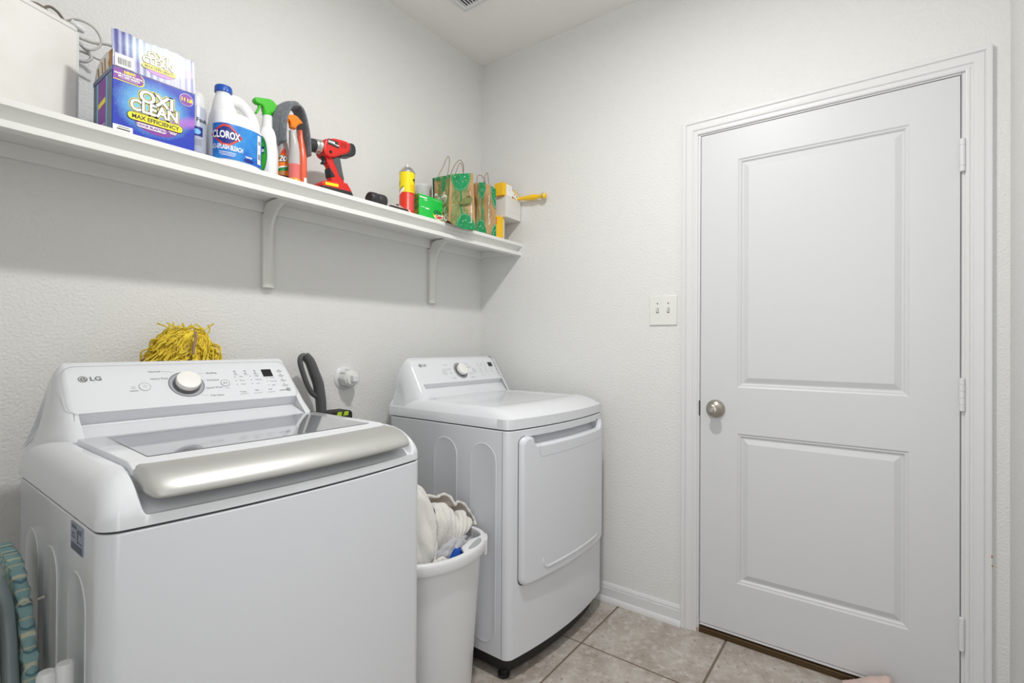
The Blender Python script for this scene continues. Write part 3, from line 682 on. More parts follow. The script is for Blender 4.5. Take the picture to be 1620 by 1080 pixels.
obj('display', G().add([dfc(u, v, l) for l in (0.0002, 0.0010) for u, v in ((0.2135, 0.0310), (0.2440, 0.0310), (0.2440, 0.0550), (0.2135, 0.0550))], [(0, 1, 5, 4), (1, 2, 6, 5), (2, 3, 7, 6), (3, 0, 4, 7), (4, 5, 6, 7)]), 'display_black', dcp, smooth=False, label='small black display')
for x in (-0.662, -0.112): obj('hinge_cover', G().box(x-0.011, x+0.011, -0.3045, -0.3085, d_h(x, -0.306)-0.001, d_h(x, -0.306)+0.0012), 'print_light', dryer, bevel=0.001)
for yc, half in ((-0.462, 0.064), (-0.653, 0.064)): emboss(dryer, DX0, -1, yc, half, 0.115, 0.840)
# dryer door: curved slab with a pull pocket along its top edge
dx0, dx1, dz0, dz1 = -0.708, -0.116, 0.333, 0.866
def front_curve(x): u = (x-DX0)/(DX1-DX0); return -0.770-0.020*u-0.036*(1-(2*u-1)**2)
def door_outline(ins):
    r = 0.030-ins*0.6; out = []
    a0, a1, b0, b1 = dx0+ins, dx1-ins, dz0+ins, dz1-ins
    def arc(cx, cz, s, e, rr=r, n=6): return [(cx+rr*math.cos(s+(e-s)*k/n), cz+rr*math.sin(s+(e-s)*k/n)) for k in range(n+1)]
    def ln(p, q, n): return [(p[0]+(q[0]-p[0])*k/n, p[1]+(q[1]-p[1])*k/n) for k in range(1, n)]
    out += arc(a0+r, b0+r, PI, 1.5*PI); out += ln((a0+r, b0), (a1-r, b0), 16)+arc(a1-r, b0+r, 1.5*PI, 2*PI)
    r2_ = 0.010
    out += arc(a1-r2_, b1-r2_, 0, PI/2, r2_); nz = 0.833-ins
    nx1, nx0 = dx1-0.020+ins*.3, dx0+0.056-ins*.3
    out += [(nx1, b1), (nx1-0.003, b1-0.012), (nx1-0.010, nz+0.008), (nx1-0.024, nz)]+ln((nx1-0.024, nz), (nx0+0.024, nz), 14)+[(nx0+0.024, nz), (nx0+0.010, nz+0.006), (nx0+0.003, nz+0.016), (nx0, b1-0.004)]
    out += arc(nx0-0.020, b1-0.020, 0.25, PI/2, 0.020, 4); r3 = 0.026
    out += arc(a0+r3, b1-r3, PI/2, PI, r3)
    return out
def door_rings(levels):
    rs = []
    for ins, h in levels: rs.append([(x, front_curve(x)-h, z) for x, z in door_outline(ins)])
    return rs
def fill_cap(pts):   # triangulated, then split into strips so the curved face stays smooth
    return poly2d([(p[0], p[1]) for p in pts])
rs = door_rings([(0, -0.002), (0, 0.010), (0.003, 0.0165), (0.009, 0.0195)])
g = G().rings(rs, False, False)
ddoor = obj('door', g, 'appliance_body', dryer, angle=60)
decal('door_face', fill_cap(door_outline(0.009)), lambda u, v, l: (u, front_curve(u)-0.0195, v), 'appliance_body', ddoor, maxlen=0.03)
obj('door_gap', G().rings([[(x, front_curve(x)-0.0006, z) for x, z in [(-0.412+a*k, 0.5995+b_*k) for a, b_ in rrect_pts(dx1-dx0, dz1-dz0, 0.028, 4)]] for k in (0.99, 1.010)], False, False), 'seam_dark', dryer)
def strip_on_front(name, pts, h, wdt, mat, parent):
    path = [(x, front_curve(x)-h, z) for x, z in pts]
    return obj(name, G().tube(path, wdt, 6), mat, parent)
# pull plate outline and lower crease
pp = [(-0.622, 0.831), (-0.622, 0.800), (-0.617, 0.789), (-0.606, 0.785)]+[(-0.606+(0.488)*k/14, 0.785+0.004*k/14) for k in range(1, 15)]
strip_on_front('pull_plate_seam', pp, 0.0192, 0.0007, 'print_light', ddoor)
cr = [(-0.600, 0.420), (-0.598, 0.395), (-0.588, 0.378), (-0.572, 0.370)]+[(-0.572+0.372*k/14, 0.370) for k in range(1, 15)]+[(-0.180, 0.378), (-0.170, 0.400), (-0.167, 0.440), (-0.167, 0.52)]
g = G().tube([(p.x, front_curve(p.x)-0.0125, p.z) for p in spline([(a, 0, b_) for a, b_ in cr], 4)], lambda t: 0.0100*min(1, t*12+0.55, (1-t)*3+0.4), 14)
obj('door_ridge', g, 'appliance_body', ddoor, angle=80)

# ------------------------------------------------------------------ wall shelf with brackets
SZ = 1.733
shelf = thing('wall_shelf', 'long white wooden wall shelf running into the corner above both machines', 'shelf', (-1.4, 0, 1.68))
obj('shelf_board', G().box(XB, 0, -0.250, 0, 1.7145, SZ), 'shelf_paint', shelf, bevel=0.001)
NP = [(-0.250, SZ), (-0.2835, SZ), (-0.2845, 1.732), (-0.2845, 1.7180), (-0.2790, 1.7165), (-0.2680, 1.7140), (-0.2600, 1.7080), (-0.2575, 1.7000), (-0.2575, 1.6880), (-0.2780, 1.6870), (-0.2785, 1.6860), (-0.2785, 1.6710), (-0.2775, 1.6700), (-0.2450, 1.6700), (-0.2450, 1.7140)]
obj('shelf_nosing', G().rings([[(x, y, z) for y, z in NP] for x in (XB, 0)]), 'shelf_paint', shelf, angle=25)
obj('cleat', G().box(XB, 0, -0.017, 0, 1.6745, 1.7145), 'shelf_paint', shelf, bevel=0.001)
obj('cleat', G().box(-0.017, 0, -0.245, -0.017, 1.6800, 1.7145), 'shelf_paint', shelf, bevel=0.001)
for bx in (-2.35, -1.2235, -0.3925):
    w = 0.0215
    pth = [(-0.0175, 1.402), (-0.0175, 1.50), (-0.0175, 1.62), (-0.0175, 1.655), (-0.020, 1.678), (-0.030, 1.697), (-0.046, 1.706), (-0.070, 1.7090), (-0.13, 1.7095), (-0.225, 1.7095)]
    inn = [(-0.0245, 1.402), (-0.0275, 1.50), (-0.034, 1.60), (-0.041, 1.628), (-0.050, 1.648), (-0.062, 1.664), (-0.080, 1.680), (-0.108, 1.694), (-0.150, 1.703), (-0.225, 1.7065)]
    g = G().rings([[(bx-w, pth[i][0], pth[i][1]), (bx+w, pth[i][0], pth[i][1]), (bx+w, pth[i][0]-0.0 if i < 3 else pth[i][0]-0.001, pth[i][1]-(0.0 if i < 3 else 0.002)), (bx+0.006, inn[i][0], inn[i][1]), (bx-0.006, inn[i][0], inn[i][1]), (bx-w, pth[i][0]-0.0008, pth[i][1]-(0.0 if i < 3 else 0.002))] for i in range(len(pth))])
    br = obj('bracket', g, 'bracket_paint', shelf, bevel=0.0015, angle=30)
    # back plate against the wall and cleat
    obj('bracket_plate', G().box(bx-w, bx+w, -0.0180, 0.0, 1.400, 1.672), 'bracket_paint', br, bevel=0.002)
    for z in (1.4225, 1.6600): obj('screw', G().lathe([(0, 0), (0.0038, 0), (0.003, 0.0014), (0, 0.0016)], (bx-0.008 if z < 1.5 else bx-0.012, -0.0195 if z < 1.5 else -0.0178, z), (0, -1, 0), 12), 'dark_metal', br)

# ------------------------------------------------------------------ things on the shelf
def P2(g, pts, fn, a, b_): return g.prism(pts, fn, a, b_)
# white painted case at the far left with its grey cord
ca = math.radians(23); cd_, sd_ = math.cos(ca), math.sin(ca); corner = Vector((-1.789, -0.118, SZ))
def cw(u, v, z): return (corner.x-u*cd_-v*sd_*-1*-1*0-0*v, corner.y-u*sd_, SZ+z) if v == 0 else (corner.x-u*cd_+v*(-sd_), corner.y-u*sd_+v*cd_, SZ+z)
case = thing('storage_case', 'white painted wooden case with a raised lid at the far left end of the shelf', 'case', tuple(corner))
def cbox(u0, u1, v0, v1, z0, z1): 
    g = G().box(u0, u1, v0, v1, z0, z1); g.v = [cw(p[0], p[1] if p[1] else 1e-9, p[2]) for p in g.v]; return g
obj('case_body', cbox(0, 0.30, 0, 0.10, 0.0, 0.285), 'crate_white', case, bevel=0.004, seg=3)
g = G().rings([[cw(u, v+1e-9, z) for u, v in ((0+i_, 0+i_), (0.30-i_, 0+i_), (0.30-i_, 0.10-i_), (0+i_, 0.10-i_))] for z, i_ in ((0.2855, 0.0015), (0.293, 0.0005), (0.300, 0.0065), (0.3025, 0.013))])
obj('case_lid', g, 'crate_white', case, bevel=0.0015)
obj('case_edge', cbox(-0.0035, 0.003, 0.001, 0.10, 0.0, 0.284), 'plastic_white', case, bevel=0.001)
# its power cord, looping out behind it
def cord(pts, r=0.0032, mat='cord_grey', name='power_cord'): return obj(name, G().tube(spline(pts, 8), r, 8), mat, case, angle=80)
cord([(-1.835, -0.035, 2.030), (-1.800, -0.055, 2.066), (-1.776, -0.075, 2.073), (-1.746, -0.08, 2.064), (-1.731, -0.08, 2.036), (-1.742, -0.08, 2.010), (-1.762, -0.078, 2.000), (-1.785, -0.070, 2.012), (-1.83, -0.04, 2.01)])
cord([(-1.83, -0.05, 2.032), (-1.790, -0.065, 2.030), (-1.770, -0.07, 2.027), (-1.746, -0.075, 2.026), (-1.720, -0.085, 2.031), (-1.700, -0.095, 2.026)], 0.0040)
cord([(-1.83, -0.045, 2.022), (-1.785, -0.06, 2.022), (-1.765, -0.065, 2.006), (-1.752, -0.07, 1.990), (-1.754, -0.07, 1.976), (-1.772, -0.065, 1.967), (-1.83, -0.04, 1.972)], 0.0042, 'cord_grey')
cord([(-1.83, -0.05, 1.995), (-1.780, -0.055, 1.998), (-1.755, -0.06, 1.995), (-1.730, -0.065, 1.990), (-1.705, -0.08, 1.994)], 0.0030)
obj('plug', G().lathe([(0, -0.020), (0.008, -0.020), (0.0105, -0.008), (0.0095, 0.004), (0.006, 0.012), (0, 0.013)], (-1.780, -0.085, 2.046), (0.9, 0, -0.45), 18), 'plastic_white', case)
g = G().tube(spline([(-1.905, -0.062, 2.050), (-1.878, -0.062, 2.068), (-1.856, -0.062, 2.072), (-1.840, -0.062, 2.062), (-1.832, -0.062, 2.050)], 6), 0.0075, 8)
obj('cord_bundle', g, 'cord_shaded', case)
g = G().tube(spline([(-1.858, -0.056, 2.060), (-1.838, -0.056, 2.084), (-1.823, -0.056, 2.083), (-1.810, -0.056, 2.070), (-1.803, -0.056, 2.050)], 6), 0.0035, 8)
obj('cord_bundle', g, 'cord_shaded', case)

# detergent carton
swirl('carton_print', -0.004, 0.088, 0.072, 0.060, (16, 52, 178), (112, 196, 238), -0.62)
swirl('flap_print', 0.010, 0.072+0.168, 0.075, 0.040, (52, 60, 138), (176, 196, 222), -0.9)
bx0, bx1, by0, by1, bh = -1.7520, -1.5635, -0.260, -0.103, 0.168
box = thing('detergent_carton', 'blue and purple cardboard detergent carton with its lid torn open', 'box', ((bx0+bx1)/2, by0, SZ))
obj('carton_body', G().box(bx0, bx1, by0, by1, SZ+0.0005, SZ+bh), 'carton_print', box, bevel=0.0012)
fb = lambda u, v, l: (u, by0-l, v)
fs_ = lambda u, v, l: (bx0-l, u, v)
obj('carton_rim', G().box(bx0-0.0012, bx0, by0+0.001, by1+0.001, SZ+bh-0.010, SZ+bh+0.001), 'carton_side', box)
decal('side_print', rect(by1-by0-0.002, bh-0.012), fs_, 'carton_side', box, ((by0+by1)/2, SZ+bh/2-0.006), 0.0003)
decal('side_print', rect(0.066, bh-0.014), fs_, 'print_purple', box, (-0.178, SZ+bh/2-0.006), 0.0006)
decal('side_print', rect(0.012, bh-0.014), fs_, 'print_cyan', box, (-0.216, SZ+bh/2-0.006), 0.0006)
decal('side_print', rect(0.012, bh-0.014), fs_, 'print_cyan', box, (-0.139, SZ+bh/2-0.006), 0.0006)
decal('side_print', merge((rect(0.060, 0.014), (0, 0))), fs_, 'print_yellow', box, (-0.178, SZ+0.093), 0.0009, rot=-0.1)
decal('side_print', merge((rect(0.058, 0.0022), (0, 0)), (rect(0.058, 0.0022), (0, -0.006)), (rect(0.050, 0.016), (0, -0.022))), fs_, 'print_white', box, (-0.178, SZ+0.036), 0.0009)
# front print
decal('violet_band', poly2d([(-1.7505, 1.8995), (-1.7505, 1.8690)]+[(-1.694+0.010*math.cos(a), 1.880+0.011*math.sin(a)) for a in [-PI/2+k*PI/16 for k in range(9)]]+[(-1.684, 1.8900), (-1.6905, 1.8992)]), fb, 'print_yellow', box, (0, 0), 0.0003)
decal('violet_band', poly2d([(-1.7505, 1.8995), (-1.7505, 1.8710)]+[(-1.696+0.010*math.cos(a), 1.882+0.011*math.sin(a)) for a in [-PI/2+k*PI/16 for k in range(9)]]+[(-1.686, 1.8900), (-1.6925, 1.8992)]), fb, 'print_purple', box, (0, 0), 0.0005)
decal('print_text', text2d('NEW!', 0.0095, 0.0005), fb, 'print_yellow', box, (-1.716, 1.8935), 0.0008)
decal('print_text', merge((text2d('SAME LOADS PLASTIC,', 0.0062, 0.00035), (0, 0)), (text2d('80% LESS WASTE', 0.0062, 0.00035), (0, -0.0062)), (rect(0.040, 0.0008), (0, -0.0108))), fb, 'print_white', box, (-1.7175, 1.8862), 0.0008)
def outlined(t, size, b0, b1, b2, at, sq=1.0):
    decal('print_outline', text2d(t, size, b2, 'CENTER', sq), fb, 'print_yellow', box, at, 0.0005)
    decal('print_outline', text2d(t, size, b1, 'CENTER', sq), fb, 'print_black', box, at, 0.0009)
    decal('print_letters', text2d(t, size, b0, 'CENTER', sq), fb, 'print_white', box, at, 0.0013)
outlined('OXI', 0.043, 0.0016, 0.0033, 0.0048, (-1.6555, 1.8470), 1.05)
outlined('CLEAN', 0.041, 0.0015, 0.0032, 0.0047, (-1.6600, 1.8175), 0.86)
decal('violet_arc', poly2d([(0.052*math.cos(a), 0.030*math.sin(a)) for a in [PI+PI*k/20 for k in range(21)]]), fb, 'print_purple', box, (-1.6545, 1.7845), 0.0004)
decal('print_pill', poly2d(rrect_pts(0.128, 0.0215, 0.0105)), fb, 'print_black', box, (-1.6575, 1.7890), 0.0017)
decal('print_pill', poly2d(rrect_pts(0.1255, 0.0190, 0.0094)), fb, 'print_yellow', box, (-1.6575, 1.7890), 0.0019)
decal('print_text', text2d('MAX EFFICIENCY', 0.0150, 0.0004, 'CENTER', 0.94), fb, 'print_black', box, (-1.6575, 1.7885), 0.0021)
decal('print_pill', poly2d(rrect_pts(0.068, 0.0115, 0.005)), fb, 'print_white', box, (-1.6670, 1.7700), 0.0017)
decal('print_text', text2d('ODOR BLASTERS', 0.0088, 0.0004), fb, 'print_purple', box, (-1.6670, 1.7698), 0.0019)
decal('print_bars', merge((rect(0.020, 0.0022), (0, 0)), (rect(0.014, 0.0022), (0, -0.0040))), fb, 'print_white', box, (-1.6180, 1.7745), 0.0017)
decal('print_disc', poly2d(ellipse_pts(0.0172, 0.0172)), fb, 'print_white', box, (-1.5850, 1.8780), 0.0006)
decal('print_disc', poly2d(ellipse_pts(0.0162, 0.0162)), fb, 'print_purple', box, (-1.5850, 1.8780), 0.0009)
decal('print_text', text2d('11 LB', 0.0125, 0.0007), fb, 'print_yellow', box, (-1.5850, 1.8775), 0.0012)
decal('address_sticker', rect(0.042, 0.020), fb, 'print_white', box, (-1.7295, 1.7450), 0.0005)
decal('print_bars', merge((rect(0.024, 0.0016), (0.002, 0.0055)), (rect(0.028, 0.0030), (0.002, 0.0)), (rect(0.022, 0.0012), (0, -0.006))), fb, 'print_black', box, (-1.7300, 1.7450), 0.0007)
# raised lid flap at the front, side flap at the left
tilt = 0.10
def flap_pt(u, h, l=0.0): return (u, by0-0.0015-l+h*math.sin(tilt)+0.00022*math.sin(u*420)*min(1, h*20), SZ+bh+h*math.cos(tilt))
top_h = lambda u: 0.0985+0.0022*math.sin(u*61)+0.0012*math.sin(u*230)
g = G(); nU = 60
g.rings([[flap_pt(bx0+(bx1-bx0)*k/nU, 0.001, 0), flap_pt(bx0+(bx1-bx0)*k/nU, top_h(bx0+(bx1-bx0)*k/nU)*0.5, 0), flap_pt(bx0+(bx1-bx0)*k/nU, top_h(bx0+(bx1-bx0)*k/nU), 0), flap_pt(bx0+(bx1-bx0)*k/nU, top_h(bx0+(bx1-bx0)*k/nU), -0.003), flap_pt(bx0+(bx1-bx0)*k/nU, 0.001, -0.003)] for k in range(nU+1)])
fl = obj('lid_flap', g, 'flap_print', box, angle=60)
ff = lambda u, v, l: flap_pt(u, v, l)
decal('barcode_sticker', rect(0.040, 0.034), ff, 'print_white', fl, (-1.7270, 0.0195), 0.0008, maxlen=0.02)
random.seed(3); bars = []; xx = -0.014
while xx < 0.014: w_ = random.choice((0.0007, 0.0012, 0.0017)); bars.append((rect(w_, 0.018), (xx, 0))); xx += w_+random.choice((0.0009, 0.0014))
decal('barcode', merge(*bars), ff, 'print_black', fl, (-1.7270, 0.0175), 0.0012)
for t, s, v, sq in (('OXI', 0.0265, 0.0650, 1.05), ('CLEAN', 0.0255, 0.0480, 0.90)):
    decal('print_outline', text2d(t, s, 0.0028, 'CENTER', sq), ff, 'print_yellow', fl, (-1.6520, v), 0.0006)
    decal('print_outline', text2d(t, s, 0.0020, 'CENTER', sq), ff, 'print_black', fl, (-1.6520, v), 0.0010)
    decal('print_letters', text2d(t, s, 0.0009, 'CENTER', sq), ff, 'print_white', fl, (-1.6520, v), 0.0014)
decal('print_pill', poly2d(rrect_pts(0.0800, 0.0125, 0.006)), ff, 'print_yellow', fl, (-1.6500, 0.0310), 0.0017)
decal('print_text', text2d('MAX EFFICIENCY', 0.0092, 0.00025, 'CENTER', 0.95), ff, 'print_black', fl, (-1.6500, 0.0308), 0.0020)
decal('print_pill', poly2d([(0.032*math.cos(a), 0.012*math.sin(a)) for a in [PI+PI*k/14 for k in range(15)]]), ff, 'print_lilac', fl, (-1.6480, 0.0255), 0.0006)
g = G().prism([(-0.104, 1.901), (-0.259, 1.901), (-0.259, 1.944), (-0.235, 1.9475), (-0.205, 1.951), (-0.165, 1.950), (-0.122, 1.934)], lambda u, v, w: (w, u, v), bx0+0.0005, bx0+0.0035)
sf = obj('side_flap', g, 'carton_white', box, smooth=False, label='bare white side flap with brown glue tears')
decal('torn_patch', merge((poly2d([(-0.259, 1.904), (-0.259, 1.943), (-0.240, 1.9465), (-0.228, 1.944), (-0.232, 1.930), (-0.222, 1.918), (-0.232, 1.903)]), (0, 0)), (poly2d([(-0.205, 1.905), (-0.200, 1.940), (-0.190, 1.940), (-0.194, 1.905)]), (0, 0)), (poly2d([(-0.182, 1.906), (-0.176, 1.936), (-0.166, 1.940), (-0.172, 1.906)]), (0, 0)), (poly2d([(-0.150, 1.906), (-0.145, 1.930), (-0.134, 1.930), (-0.140, 1.906)]), (0, 0))), lambda u, v, l: (bx0+0.0005-l, u, v), 'carton_brown', sf, (0, 0), 0.0005)

# cylinder label helper: u = arc length around, v = height, a0 = facing angle
def cyl(cx, cy, r, a0, sx=1.0, sy=1.0):
    def f(u, v, l):
        a = a0+u/r; return (cx+(r+l)*math.cos(a)*sx, cy+(r+l)*math.sin(a)*sy, v)
    return f
# spray starch can, half hidden
sx_, sy_ = -1.5255, -0.160
scn = thing('starch_can', 'grey aerosol can with white cap wedged behind the blue carton and the bleach jug', 'spray can', (sx_, sy_, SZ))
obj('can_body', G().lathe([(0, 0), (0.029, 0), (0.0300, 0.003), (0.0300, 0.165), (0.0285, 0.171), (0, 0.172)], (sx_, sy_, SZ), n=40), 'can_grey', scn)
obj('cap', G().lathe([(0, 0.171), (0.0275, 0.171), (0.0275, 0.190), (0.0255, 0.198), (0.0245, 0.213), (0.021, 0.217), (0, 0.2175)], (sx_, sy_, SZ), n=40), 'plastic_white', scn)
fc = cyl(sx_, sy_, 0.030, math.radians(-110))
decal('print_text', text2d('Fault', 0.0170, 0.0004, 'LEFT'), fc, 'print_black', scn, (0.003, SZ+0.130), 0.0004, 0.004)
decal('print_panel', rect(0.034, 0.028), fc, 'label_navy', scn, (0.004, SZ+0.095), 0.0004, 0.006)
decal('print_panel', poly2d(ellipse_pts(0.011, 0.008)), fc, 'print_cyan', scn, (0.004, SZ+0.094), 0.0008, 0.006)
decal('print_panel', merge(*[(rect(0.026, 0.0012), (0, -0.005*k)) for k in range(4)]), fc, 'print_grey', scn, (0.006, SZ+0.070), 0.0004, 0.006)
decal('base_band', rect(0.11, 0.030), fc, 'label_navy', scn, (0, SZ+0.018), 0.0004, 0.006)

# bleach jug
jx, jy = -1.4165, -0.172
jug = thing('bleach_jug', 'white bleach jug with blue cap, blue label and moulded handle', 'jug', (jx, jy, SZ))
def sup(a, e=0.62): c, s = math.cos(a), math.sin(a); return (math.copysign(abs(c)**e, c), math.copysign(abs(s)**e, s))
lv = [(0.000, 0.060, 0.044, 0), (0.004, 0.068, 0.050, 0), (0.012, 0.0725, 0.0545, 0), (0.050, 0.0735, 0.0555, 0), (0.120, 0.0730, 0.0550, 0), (0.142, 0.0720, 0.0545, 0), (0.150, 0.0690, 0.0520, -0.001)]
N_ = 48
def jr(z, a, b_, dx): return [(jx+dx+a*sup(2*PI*k/N_)[0], jy+b_*sup(2*PI*k/N_)[1], SZ+z) for k in range(N_)]
g = G().rings([jr(*q) for q in lv]+[jr(0.166, 0.066, 0.048, -0.003), jr(0.178, 0.059, 0.042, -0.008)])
# silhouette above the label: shoulder body at left rising to neck, looped handle at right
jb = obj('jug_body', g, 'bleach_white', jug, angle=60)
g = G().rings([[(jx+dx+a*math.cos(2*PI*k/28), jy+b_*math.sin(2*PI*k/28), SZ+z) for k in range(28)] for z, a, b_, dx in ((0.150, 0.048, 0.047, -0.022), (0.172, 0.040, 0.043, -0.028), (0.192, 0.034, 0.037, -0.0315), (0.210, 0.029, 0.030, -0.0335), (0.226, 0.0245, 0.0245, -0.034), (0.238, 0.021, 0.021, -0.034), (0.248, 0.0205, 0.0205, -0.034))])
obj('jug_neck', g, 'bleach_white', jug, angle=80)
hp = spline([(jx-0.018, jy, SZ+0.228), (jx+0.010, jy, SZ+0.232), (jx+0.034, jy, SZ+0.220), (jx+0.052, jy, SZ+0.198), (jx+0.060, jy, SZ+0.172), (jx+0.058, jy, SZ+0.145)], 8)
obj('jug_handle', G().tube(hp, lambda t: 0.0135+0.004*abs(2*t-1)**2, 14, 1.25), 'bleach_white', jug, angle=80)
g = G().rings([[(jx-0.034+r*(1+0.03*(k % 2))*math.cos(2*PI*k/48), jy+r*(1+0.03*(k % 2))*math.sin(2*PI*k/48), SZ+z) for k in range(48)] for z, r in ((0.243, 0.0225), (0.244, 0.0240), (0.261, 0.0235), (0.2635, 0.0220))])
obj('cap', g, 'cap_blue', jug, angle=30, label='ribbed blue screw cap')
# label wrap: u in arc along the superellipse front, v height
def jug_map():
    tb = []; acc = 0; prev = None; n = 400
    for i in range(n+1):
        a = -PI+PI*i/n; s = sup(a); p = (jx+0.0736*s[0], jy+0.0556*s[1])
        if prev: acc += math.hypot(p[0]-prev[0], p[1]-prev[1])
        tb.append((acc, p)); prev = p
    mid = acc/2
    def f(u, v, l):
        t = u+mid; lo = 0; hi = n
        while hi-lo > 1:
            m_ = (lo+hi)//2
            if tb[m_][0] < t: lo = m_
            else: hi = m_
        (a0, p0), (a1, p1) = tb[lo], tb[hi]; q = (t-a0)/max(a1-a0, 1e-9)
        x, y = p0[0]+(p1[0]-p0[0])*q, p0[1]+(p1[1]-p0[1])*q
        n_ = Vector(((x-jx)/0.0736**2, (y-jy)/0.0556**2, 0)).normalized()
        return (x+n_.x*(l+0.0004), y+n_.y*(l+0.0004), v)
    return f
jm = jug_map()
def wave_label(w, z0, z1, k0): 
    n = 24; return poly2d([(-w/2+w*k/n, z0+0.004*math.cos(k0*(k/n-0.5))) for k in range(n+1)]+[(w/2-w*k/n, z1+0.004*math.cos(k0*(k/n-0.5))) for k in range(n+1)])
decal('label', wave_label(0.176, SZ+0.024, SZ+0.132, 3.4), jm, 'label_blue', jb, (0, 0), 0.0003, 0.008, label='glossy blue wraparound label')
decal('label_side_panel', rect(0.014, 0.092), jm, 'print_white', jb, (0.054, SZ+0.082), 0.0008, 0.008)
decal('label_side_print', merge((rect(0.009, 0.012), (0, 0.022)), (rect(0.010, 0.0012), (0, 0.006)), (rect(0.010, 0.0012), (0, 0.000)), (rect(0.010, 0.018), (0, -0.022))), jm, 'print_light', jb, (0.054, SZ+0.082), 0.0011, 0.008)
dm = lambda w, h: poly2d([(-w/2, 0), (-w*0.10, h/2), (w*0.10, h/2), (w/2, 0), (w*0.10, -h/2), (-w*0.10, -h/2)])
decal('emblem', dm(0.094, 0.064), jm, 'label_red', jb, (-0.047, SZ+0.098), 0.0008, 0.008)
decal('emblem', dm(0.081, 0.051), jm, 'label_navy', jb, (-0.047, SZ+0.098), 0.0012, 0.008)
decal('emblem_letters', text2d('CLOROX', 0.0300, 0.0011, 'CENTER', 0.62), jm, 'print_white', jb, (-0.048, SZ+0.0975), 0.0016, 0.008)
decal('print_text', text2d('NO-SPLASH BLEACH', 0.0200, 0.0006, 'CENTER', 0.50), jm, 'print_white', jb, (-0.045, SZ+0.0610), 0.0008, 0.008)
decal('print_bars', merge((rect(0.046, 0.0018), (0, 0)), (rect(0.046, 0.0012), (0, -0.005)), (rect(0.036, 0.0012), (0, -0.009))), jm, 'print_white', jb, (-0.043, SZ+0.0460), 0.0008, 0.008)
decal('emblem', poly2d(ellipse_pts(0.0150, 0.0058)), jm, 'label_navy', jb, (0.018, SZ+0.0360), 0.0008, 0.008)
decal('print_bars', merge((rect(0.022, 0.0016), (0, 0)), (rect(0.018, 0.0016), (0, -0.003))), jm, 'print_white', jb, (0.018, SZ+0.0480), 0.0008, 0.008)

# generic trigger head, nozzle pointing towards -x
def trigger(parent, x, y, z, mat, s=1.0):
    f = lambda u, v, w: (x+u*s, y+w*s, z+v*s)
    prof = [(-0.050, 0.024), (-0.048, 0.036), (-0.030, 0.041), (0.004, 0.050), (0.018, 0.048), (0.036, 0.034), (0.048, 0.0265), (0.030, 0.018), (0.020, 0.008), (0.0185, 0.000), (-0.0165, 0.000), (-0.016, 0.012), (-0.022, 0.018), (-0.040, 0.017)]
    h = obj('trigger_head', G().prism(prof, f, -0.0125, 0.0125), mat, parent, bevel=0.004*s, seg=3)
    obj('trigger_lever', G().prism([(-0.021, 0.018), (-0.031, 0.017), (-0.034, 0.004), (-0.043, -0.016), (-0.037, -0.018), (-0.029, -0.002)], f, -0.006, 0.006), mat, h, bevel=0.0015)
    obj('collar', G().lathe([(0.0155*s, -0.012*s), (0.0165*s, -0.010*s), (0.0165*s, 0.002), (0.014*s, 0.004)], (x, y, z), n=24), mat, h)
    return h
def bottle(parent, x, y, lv, mat, n=36, name='bottle_body', z=SZ):
    return obj(name, G().rings([[(x+dx+a*math.cos(2*PI*k/n), y+b_*math.sin(2*PI*k/n), z+h) for k in range(n)] for h, a, b_, dx in lv]), mat, parent, angle=70)
# white spray bottle with green trigger
bx_, by_ = -1.3085, -0.170
sb = thing('spray_bottle', 'white spray bottle with bright green trigger head', 'spray bottle', (bx_, by_, SZ))
rib = []
for k in range(7): rib += [(0.186+0.0055*k, 0.0168-0.0004*k, 0.0168-0.0004*k, -0.002), (0.1885+0.0055*k, 0.0180-0.0004*k, 0.0180-0.0004*k, -0.002)]
bb = bottle(sb, bx_, by_, [(0, 0.027, 0.034, 0), (0.003, 0.030, 0.038, 0), (0.10, 0.0305, 0.0385, 0), (0.150, 0.0295, 0.036, 0), (0.168, 0.026, 0.030, 0), (0.180, 0.020, 0.022, -0.001)]+rib+[(0.229, 0.013, 0.013, -0.002)], 'bleach_white')
trigger(sb, bx_-0.004, by_, SZ+0.236, 'trigger_green', 0.92)
fl_ = cyl(bx_, by_, 0.0305, math.radians(-165), 1.0, 1.25)
decal('label', poly2d(ellipse_pts(0.019, 0.062)), fl_, 'print_green', bb, (0.002, SZ+0.086), 0.0003, 0.008)
decal('label', poly2d(ellipse_pts(0.015, 0.050)), fl_, 'trigger_green', bb, (0.002, SZ+0.080), 0.0006, 0.008)
decal('label', rect(0.022, 0.022), fl_, 'label_navy', bb, (0.002, SZ+0.100), 0.0010, 0.008)
decal('label', rect(0.020, 0.010), fl_, 'print_white', bb, (0.002, SZ+0.098), 0.0013, 0.008)

# degreaser bottle, printed orange sleeve, clear red bottle with orange trigger, and the cloth draped over them
ox, oy = -1.2560, -0.163
ob = thing('cleaner_bottle', 'clear bottle with orange flame label, next to the white spray bottle', 'spray bottle', (ox, oy, SZ))
b1 = bottle(ob, ox, oy, [(0, 0.019, 0.026, 0), (0.004, 0.0215, 0.030, 0), (0.060, 0.0215, 0.030, 0), (0.120, 0.0205, 0.028, 0), (0.150, 0.018, 0.022, 0), (0.170, 0.013, 0.014, 0), (0.200, 0.0125, 0.0125, 0), (0.214, 0.0125, 0.0125, 0)], 'bottle_clear')
fo = cyl(ox, oy, 0.0215, math.radians(-118), 1.0, 1.39)
decal('label', poly2d([(-0.022, 0.002), (0.022, 0.002), (0.022, 0.070), (0.018, 0.090), (0.010, 0.112), (0.002, 0.128), (-0.002, 0.118), (-0.010, 0.104), (-0.022, 0.092)]), fo, 'orange_label', b1, (0, SZ), 0.0003, 0.006, label='orange flame label')
